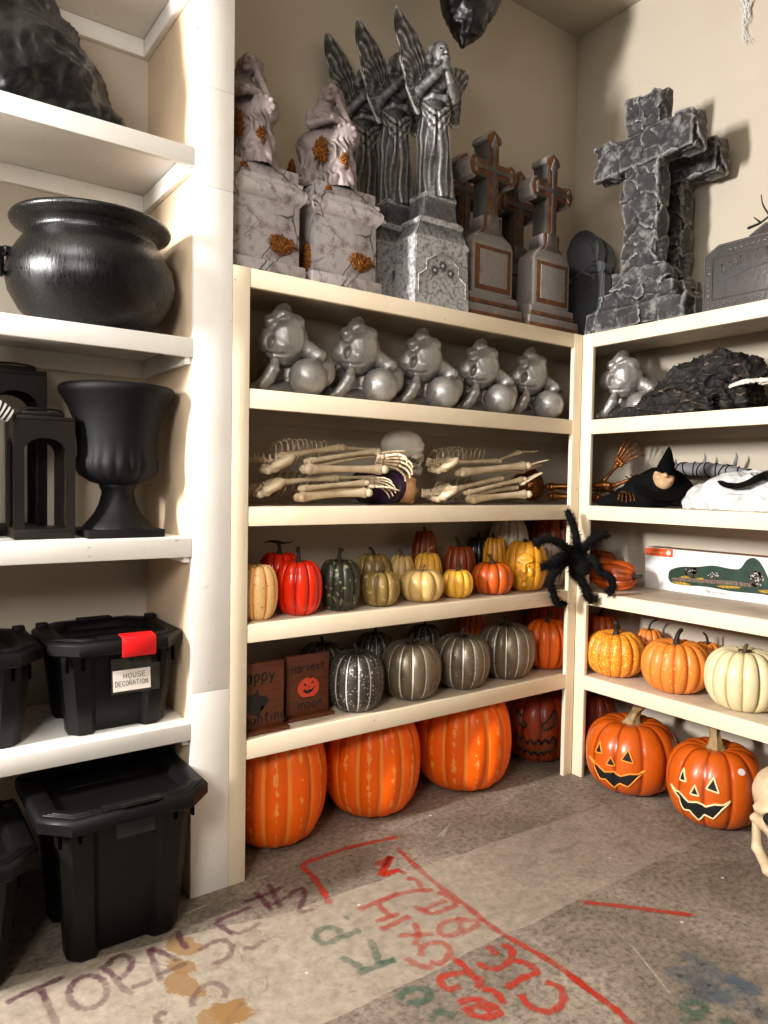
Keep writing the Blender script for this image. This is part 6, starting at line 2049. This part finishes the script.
oo = Vector(onbox(46, 97, .0010)); dd_ = Vector(onbox(150, 104, .0010))-oo
write(bm, 'DEPARTMENT', oo, dd_.normalized(), (0, 0, 1), .0085, .95, .30, (-1, 0, 0), .0001)
ob('tag_lettering', bm, plain('pale_print', (246, 214, 190), .5, var=.02, bmp=0), e, False)
bm = BM()
oo = Vector(onbox(392, 334, .0010)); dd_ = Vector(onbox(480, 344, .0010))-oo
x_ = write(bm, 'The', oo, dd_.normalized(), (0, 0, 1), .014, .55, .2, (-1, 0, 0), .0001)
write(bm, 'ourneys', oo+dd_.normalized()*(x_+.005), dd_.normalized(), (0, 0, 1), .011, .7, .25, (-1, 0, 0), .0001)
ob('title_lettering', bm, INK, e, False)
pic('picture_ground', [cr([(170, 245), (182, 200), (250, 180), (350, 180), (440, 172), (540, 190), (600, 190), (640, 140), (680, 125), (720, 150), (760, 220), (792, 300), (850, 330), (850, 365), (740, 345), (640, 335), (540, 325), (400, 300), (260, 290), (190, 275)])], plain('dark_green_print', (26, 62, 42), .5, var=.3, vs=18, bmp=0, c2=(16, 42, 30)), .0006)
pic('picture_path', [[(190, 244), (300, 248), (420, 256), (560, 264), (670, 280), (668, 300), (560, 290), (420, 280), (300, 270), (192, 262)]], plain('grey_brown_print', (132, 112, 98), .5, var=.4, vs=120, bmp=0), .0009)
for _q in ([(190, 268), (250, 270), (300, 284), (296, 292), (230, 286)], [(455, 292), (530, 292), (600, 300), (590, 308), (500, 306)], [(705, 320), (768, 318), (800, 335), (740, 336)], [(240, 240), (275, 234), (300, 246), (260, 248)], [(335, 246), (375, 246), (382, 254), (350, 256)]):
    pic('picture_grass', [cr(_q)], plain('yellow_print', (206, 164, 36), .5, var=.4, vs=150, bmp=0), .0011)
g = random.Random(8)
def blobs(cx, cy, rx, ry, n, s):
    o = []
    for _ in range(n):
        a = g.random()*6.28; q = math.sqrt(g.random()); x, y = cx+rx*q*math.cos(a), cy+ry*q*math.sin(a); k = s*g.uniform(.5, 1.3)
        o.append([(x+k*math.cos(t)*g.uniform(.6, 1.2), y+k*math.sin(t)*g.uniform(.6, 1.2)) for t in (0, 1.05, 2.1, 3.15, 4.2, 5.25)])
    return o
pic('picture_trees', blobs(312, 215, 42, 28, 26, 11), plain('olive_print', (72, 64, 34), .5, var=.4, vs=80, bmp=0), .0008)
pic('picture_cottage', blobs(702, 255, 46, 50, 46, 10)+blobs(440, 240, 28, 20, 10, 8), plain('brown_print', (96, 70, 54), .5, var=.4, vs=80, bmp=0), .0010)
pic('picture_highlights', blobs(702, 250, 44, 48, 26, 5)+blobs(440, 232, 30, 22, 12, 6)+blobs(300, 195, 60, 14, 7, 4), plain('pale_grey_print', (206, 204, 200), .5, var=.2, bmp=0), .0013)

# ================================================================== furry spider hugging the corner post
FUR = plain('black_fur', (9, 8, 8), .9, var=.2, vs=30, bmp=0, spec=.2)
sp = empty('toy_spider', (-.05, -.05, 1.05), 0, 'big black furry spider clinging to the corner post', 'spider')
SPO = Vector((-.05, -.05, 1.05))
def spz(u, v, d=0.0):
    """pixel of the photo zoom -> point on a plane square to the corner diagonal, d metres towards the room"""
    px, py = 530+u/7.68, 500+v/7.68
    dr = Vector(_fw*F_PX+_rt*(px-384)+_up*(512-py)); nrm = Vector((-.7071, -.7071, 0))
    base = Vector((-.045, -.045, 0))+nrm*d
    t = (base-Vector(CAM)).dot(nrm)/dr.dot(nrm)
    return Vector(CAM)+dr*t-SPO
def fuzz(bm, P, rad, n, ln, seed):
    g = random.Random(seed)
    for _ in range(n):
        t = g.random()*(len(P)-1); i = min(int(t), len(P)-2); f = t-i
        p = P[i].lerp(P[i+1], f); r = rad[i]*(1-f)+rad[i+1]*f
        d = Vector((g.gauss(0, 1), g.gauss(0, 1), g.gauss(0, 1))).normalized()
        ax = (P[i+1]-P[i]).normalized(); d = (d-ax*d.dot(ax)*.7).normalized()
        a = p+d*r*.8; L = ln*g.uniform(.5, 1.25); b = a+(d+ax*.35).normalized()*L
        s = d.orthogonal().normalized()*.0019; s2 = d.cross(s)
        v = [bm.verts.new(a+s), bm.verts.new(a-s*.5+s2*.9), bm.verts.new(a-s*.5-s2*.9), bm.verts.new(b)]
        for q in ((0, 1, 3), (1, 2, 3), (2, 0, 3)): bm.faces.new([v[k] for k in q])
def sx(u, v, d): return at(530+u/7.68, 500+v/7.68, 'x', -d)-SPO
def sy(u, v, d): return at(530+u/7.68, 500+v/7.68, 'y', -d)-SPO
legs = [
 [spz(350, 390, .06), sy(362, 330, .085), sy(335, 200, .055), sy(285, 80, .034)],
 [spz(310, 400, .06), sy(250, 345, .10), sy(150, 300, .085), sy(70, 310, .06), sy(45, 352, .045)],
 [spz(290, 430, .06), sy(225, 440, .095), sy(165, 495, .075), sy(85, 508, .055)],
 [spz(290, 460, .06), sy(215, 535, .085), sy(150, 615, .075), sy(178, 705, .045), sy(205, 790, .036), sy(275, 798, .036)],
 [spz(330, 520, .055), sx(370, 590, .09), sx(420, 670, .065), sx(445, 745, .04), sx(510, 765, .038)],
 [spz(430, 440, .055), sx(500, 470, .09), sx(540, 555, .07), sx(625, 600, .05), sx(632, 690, .036), sx(600, 712, .034)],
 [spz(410, 390, .055), sx(430, 345, .09), sx(520, 285, .065), sx(600, 258, .04)],
 [spz(350, 540, .05), spz(335, 560, .065), sx(410, 640, .085), sx(470, 790, .040)],
]
for k, L in enumerate(legs):
    P = smooth_path(L, 6)
    rad = lerp_list([.019, .0175, .0165, .015, .012], len(P))
    bm = BM(); tube(bm, P, rad, 8); fuzz(bm, P, rad, 620, .021, k)
    ob('leg', bm, FUR, sp, True)
S = Sculpt((-.14, -.14, -.16), (.14, .14, .14), .006)
c1_ = spz(330, 420, .055); c2_ = spz(395, 505, .06)
S.add(S.ell(tuple(c1_), (.046, .046, .036)), 0); S.add(S.ell(tuple(c2_), (.052, .052, .050)), .02)
bm = BM(); me = S.mesh('b'); bm.from_mesh(me)
fuzz(bm, [c1_, c1_.lerp(c2_, .5), c2_], [.040, .044, .048], 2600, .022, 77)
ob('body', bm, FUR, sp, True)

# ================================================================== spray paint lettering on the concrete
def m_spray(name, c, al, worn=.5):
    m, nt, b, out = nodes(name)
    co = coords(nt)
    b.inputs['Base Color'].default_value = lin(c); b.inputs['Roughness'].default_value = .6; b.inputs['Specular IOR Level'].default_value = .2
    at_ = N(nt, 'Attribute'); at_.attribute_name = 'cover'
    f = noise(nt, co, 55, 6, .75); f2 = noise(nt, co, 9, 4)
    k = math_(nt, 'MULTIPLY', at_.outputs['Fac'], ramp(nt, f, [(.30, g4(1-worn)), (.55, g4(1))]))
    k = math_(nt, 'MULTIPLY', k, ramp(nt, f2, [(.3, g4(.6)), (.6, g4(1))]))
    k = math_(nt, 'MULTIPLY', k, al, clamp=True)
    nt.links.new(k, b.inputs['Alpha'])
    return m
def z2(l): return [(u/3.84, 860+v/3.84) for u, v in l]
def z3(l): return [(180+u/3.491, 800+v/3.491) for u, v in l]
def z4(l): return [(380+u/3.491, 820+v/3.491) for u, v in l]
def z5(l): return [(568+u/3.84, 840+v/3.84) for u, v in l]
def ellp(cx, cy, rx, ry, th=0.0, a0=0.0, a1=6.28, n=14):
    return [(cx+rx*math.cos(a)*math.cos(th)-ry*math.sin(a)*math.sin(th), cy+rx*math.cos(a)*math.sin(th)+ry*math.sin(a)*math.cos(th)) for a in [a0+(a1-a0)*k/(n-1) for k in range(n)]]
def paint(name, strokes, m, hw, fadeband=.55, zz=.0007, dens=6):
    bm = BM(); cov = []
    for j, st in enumerate(strokes):
        P = smooth_path([at(u, v, 'z', 0) for u, v in st], dens) if len(st) > 2 else [at(u, v, 'z', 0).lerp(at(*st[1], 'z', 0), k/10) for k, (u, v) in enumerate([st[0]]*11)]
        rows = []
        n = len(P)
        for i, p in enumerate(P):
            d = P[min(i+1, n-1)]-P[max(i-1, 0)]
            s = Vector((-d.y, d.x, 0)); s = s.normalized() if s.length > 1e-9 else Vector((1, 0, 0))
            w_ = hw*(1+.18*math.sin(i*1.3+j)); end = 0 if i in (0, n-1) else 1
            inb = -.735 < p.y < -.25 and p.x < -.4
            row = []
            for k, c in ((-1.35, 0), (-.75, .9), (0, 1), (.75, .9), (1.35, 0)):
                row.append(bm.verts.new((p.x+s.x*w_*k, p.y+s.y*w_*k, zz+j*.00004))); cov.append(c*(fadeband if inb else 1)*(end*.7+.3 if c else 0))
            rows.append(row)
        for a, b_ in zip(rows[:-1], rows[1:]):
            for k in range(4): nface(bm, (a[k], a[k+1], b_[k+1], b_[k]))
    me = bpy.data.meshes.new(name); bm.to_mesh(me); bm.free()
    me_attr(me, 'cover', cov)
    o = link_mesh(name, me, m, bpy.data.objects['floor'], True)
    return o
PURP = m_spray('purple_spray', (92, 44, 62), .72); REDS = m_spray('red_spray', (186, 50, 30), .85, .6); GRN = m_spray('green_spray', (72, 104, 86), .6); BLU = m_spray('blue_spray', (92, 108, 122), .45)
paint('purple_lettering', [
  z2([(20, 552), (90, 515), (150, 490), (250, 447)]), z2([(155, 492), (185, 560), (220, 640)]), z2(ellp(338, 508, 74, 62, -.3)),
  z2([(385, 408), (430, 440), (470, 490), (512, 518)]), z2([(412, 412), (430, 382), (470, 366), (506, 386), (494, 426), (452, 462)]), z2([(500, 492), (540, 480), (588, 462)]),
  z2([(572, 338), (592, 400), (620, 470)]), z2([(572, 338), (625, 358), (690, 388)]), z2([(596, 440), (650, 425), (720, 395)]), z2([(680, 270), (695, 310), (722, 345)]),
  z3([(60, 532), (105, 502), (150, 490), (182, 515), (165, 552), (108, 578)]), z3([(222, 515), (255, 518), (297, 488)]),
  z3([(120, 425), (180, 402), (250, 372)]), z3([(120, 425), (150, 448), (195, 472)]), z3([(195, 472), (240, 452), (283, 428)]),
  z3([(215, 358), (290, 335), (362, 303)]), z3([(290, 372), (330, 362), (372, 340)]), z3([(260, 320), (290, 350), (320, 388)]), z3([(308, 292), (330, 335), (352, 380)]),
  z3([(372, 345), (400, 318), (430, 312), (434, 340), (415, 388), (470, 383)]),
  z3([(42, 725), (46, 690), (85, 650), (125, 642), (160, 665), (150, 695)]), z2([(645, 590), (612, 592), (600, 612), (612, 634)]),
], PURP, .0092)
paint('red_lettering', [
  z3([(765, 128), (670, 148), (580, 170), (500, 198), (430, 228), (470, 275), (505, 330), (525, 365)]),
  z3([(680, 228), (740, 200), (698, 262), (765, 240)]), z4([(8, 165), (36, 128), (10, 190), (60, 178), (92, 190)]),
  z4([(60, 100), (180, 210), (300, 300), (400, 380), (500, 440), (620, 510), (768, 625)]), z5([(0, 515), (100, 590), (180, 650), (245, 712)]),
  z4([(90, 205), (130, 212), (150, 255)]), z4([(0, 285), (60, 262), (120, 248), (190, 245)]),
  z3([(620, 385), (700, 352), (765, 325)]), z3([(690, 362), (715, 390), (742, 412)]), z3([(680, 425), (725, 412), (766, 395)]),
  z4([(120, 300), (150, 318), (190, 330)]), z4([(190, 330), (230, 312), (272, 296)]), z4([(272, 296), (240, 270), (200, 252)]), z4([(150, 318), (190, 296), (235, 280)]),
  z4(ellp(245, 378, 40, 26, -.3)), z4([(262, 340), (310, 352), (370, 350)]), z4([(280, 400), (320, 380), (350, 362)]),
  z4([(60, 405), (120, 402), (190, 400)]), z4([(122, 358), (132, 400), (120, 440)]), z4([(0, 385), (50, 362), (105, 335)]),
  z4([(142, 478), (150, 440), (215, 430), (245, 462), (212, 500), (170, 498)]), z4([(92, 482), (130, 508), (185, 520)]), z4([(250, 480), (295, 515), (340, 565)]),
  z4([(375, 440), (395, 460), (412, 474)]), z4([(335, 500), (395, 522), (450, 495), (458, 452), (420, 436)]),
  z4([(440, 590), (500, 552), (548, 530), (505, 500), (462, 492)]),
  z4([(575, 566), (628, 588), (638, 635), (595, 670), (525, 655), (488, 608)]),
  z4([(300, 535), (250, 540), (208, 556), (235, 592), (282, 582)]), z4([(335, 545), (352, 565), (335, 590)]), z4([(352, 590), (400, 602), (435, 648)]),
  z4([(268, 640), (330, 628), (400, 655), (412, 682), (340, 688), (285, 655)]), z4([(300, 665), (345, 652), (395, 675)]),
  z5([(50, 240), (200, 255), (350, 275), (490, 292)]),
], REDS, .0105, .62)
paint('green_lettering', [
  z3([(545, 492), (500, 500), (472, 476), (500, 448), (550, 452), (560, 480)]), z3([(540, 488), (590, 470), (632, 452)]), z3([(575, 415), (590, 410)]),
  z3([(558, 548), (600, 568), (645, 592)]), z3([(662, 485), (682, 530), (695, 575)]), z3([(615, 608), (690, 580), (755, 555)]),
  z4([(60, 628), (100, 592), (170, 596), (160, 630), (90, 640)]), z4([(170, 695), (215, 672), (265, 690)]), z4([(0, 500), (55, 490)]),
  z5(ellp(485, 645, 46, 20, .1)), z5([(430, 700), (475, 688), (530, 680)]), z5([(580, 700), (640, 700)]),
], GRN, .0115, .8)
paint('blue_lettering', [
  z5([(430, 440), (540, 485), (405, 520), (560, 560), (470, 590), (640, 612)]), z5([(540, 508), (640, 540), (705, 580), (600, 602), (640, 655)]), z5([(690, 660), (735, 640), (775, 700)]), z5([(600, 530), (680, 560), (720, 600)]),
], BLU, .024, 1.0)
paint('chalk_line', [[(185, 914), (212, 903)], [(255, 880), (268, 876)], z4([(200, 60), (250, 10)]), z4([(215, 60), (235, 30)]), z5([(240, 400), (320, 500), (400, 600)]), z5([(640, 10), (740, 55)])], m_spray('chalk', (206, 196, 180), .5, .8), .004, 1.0)
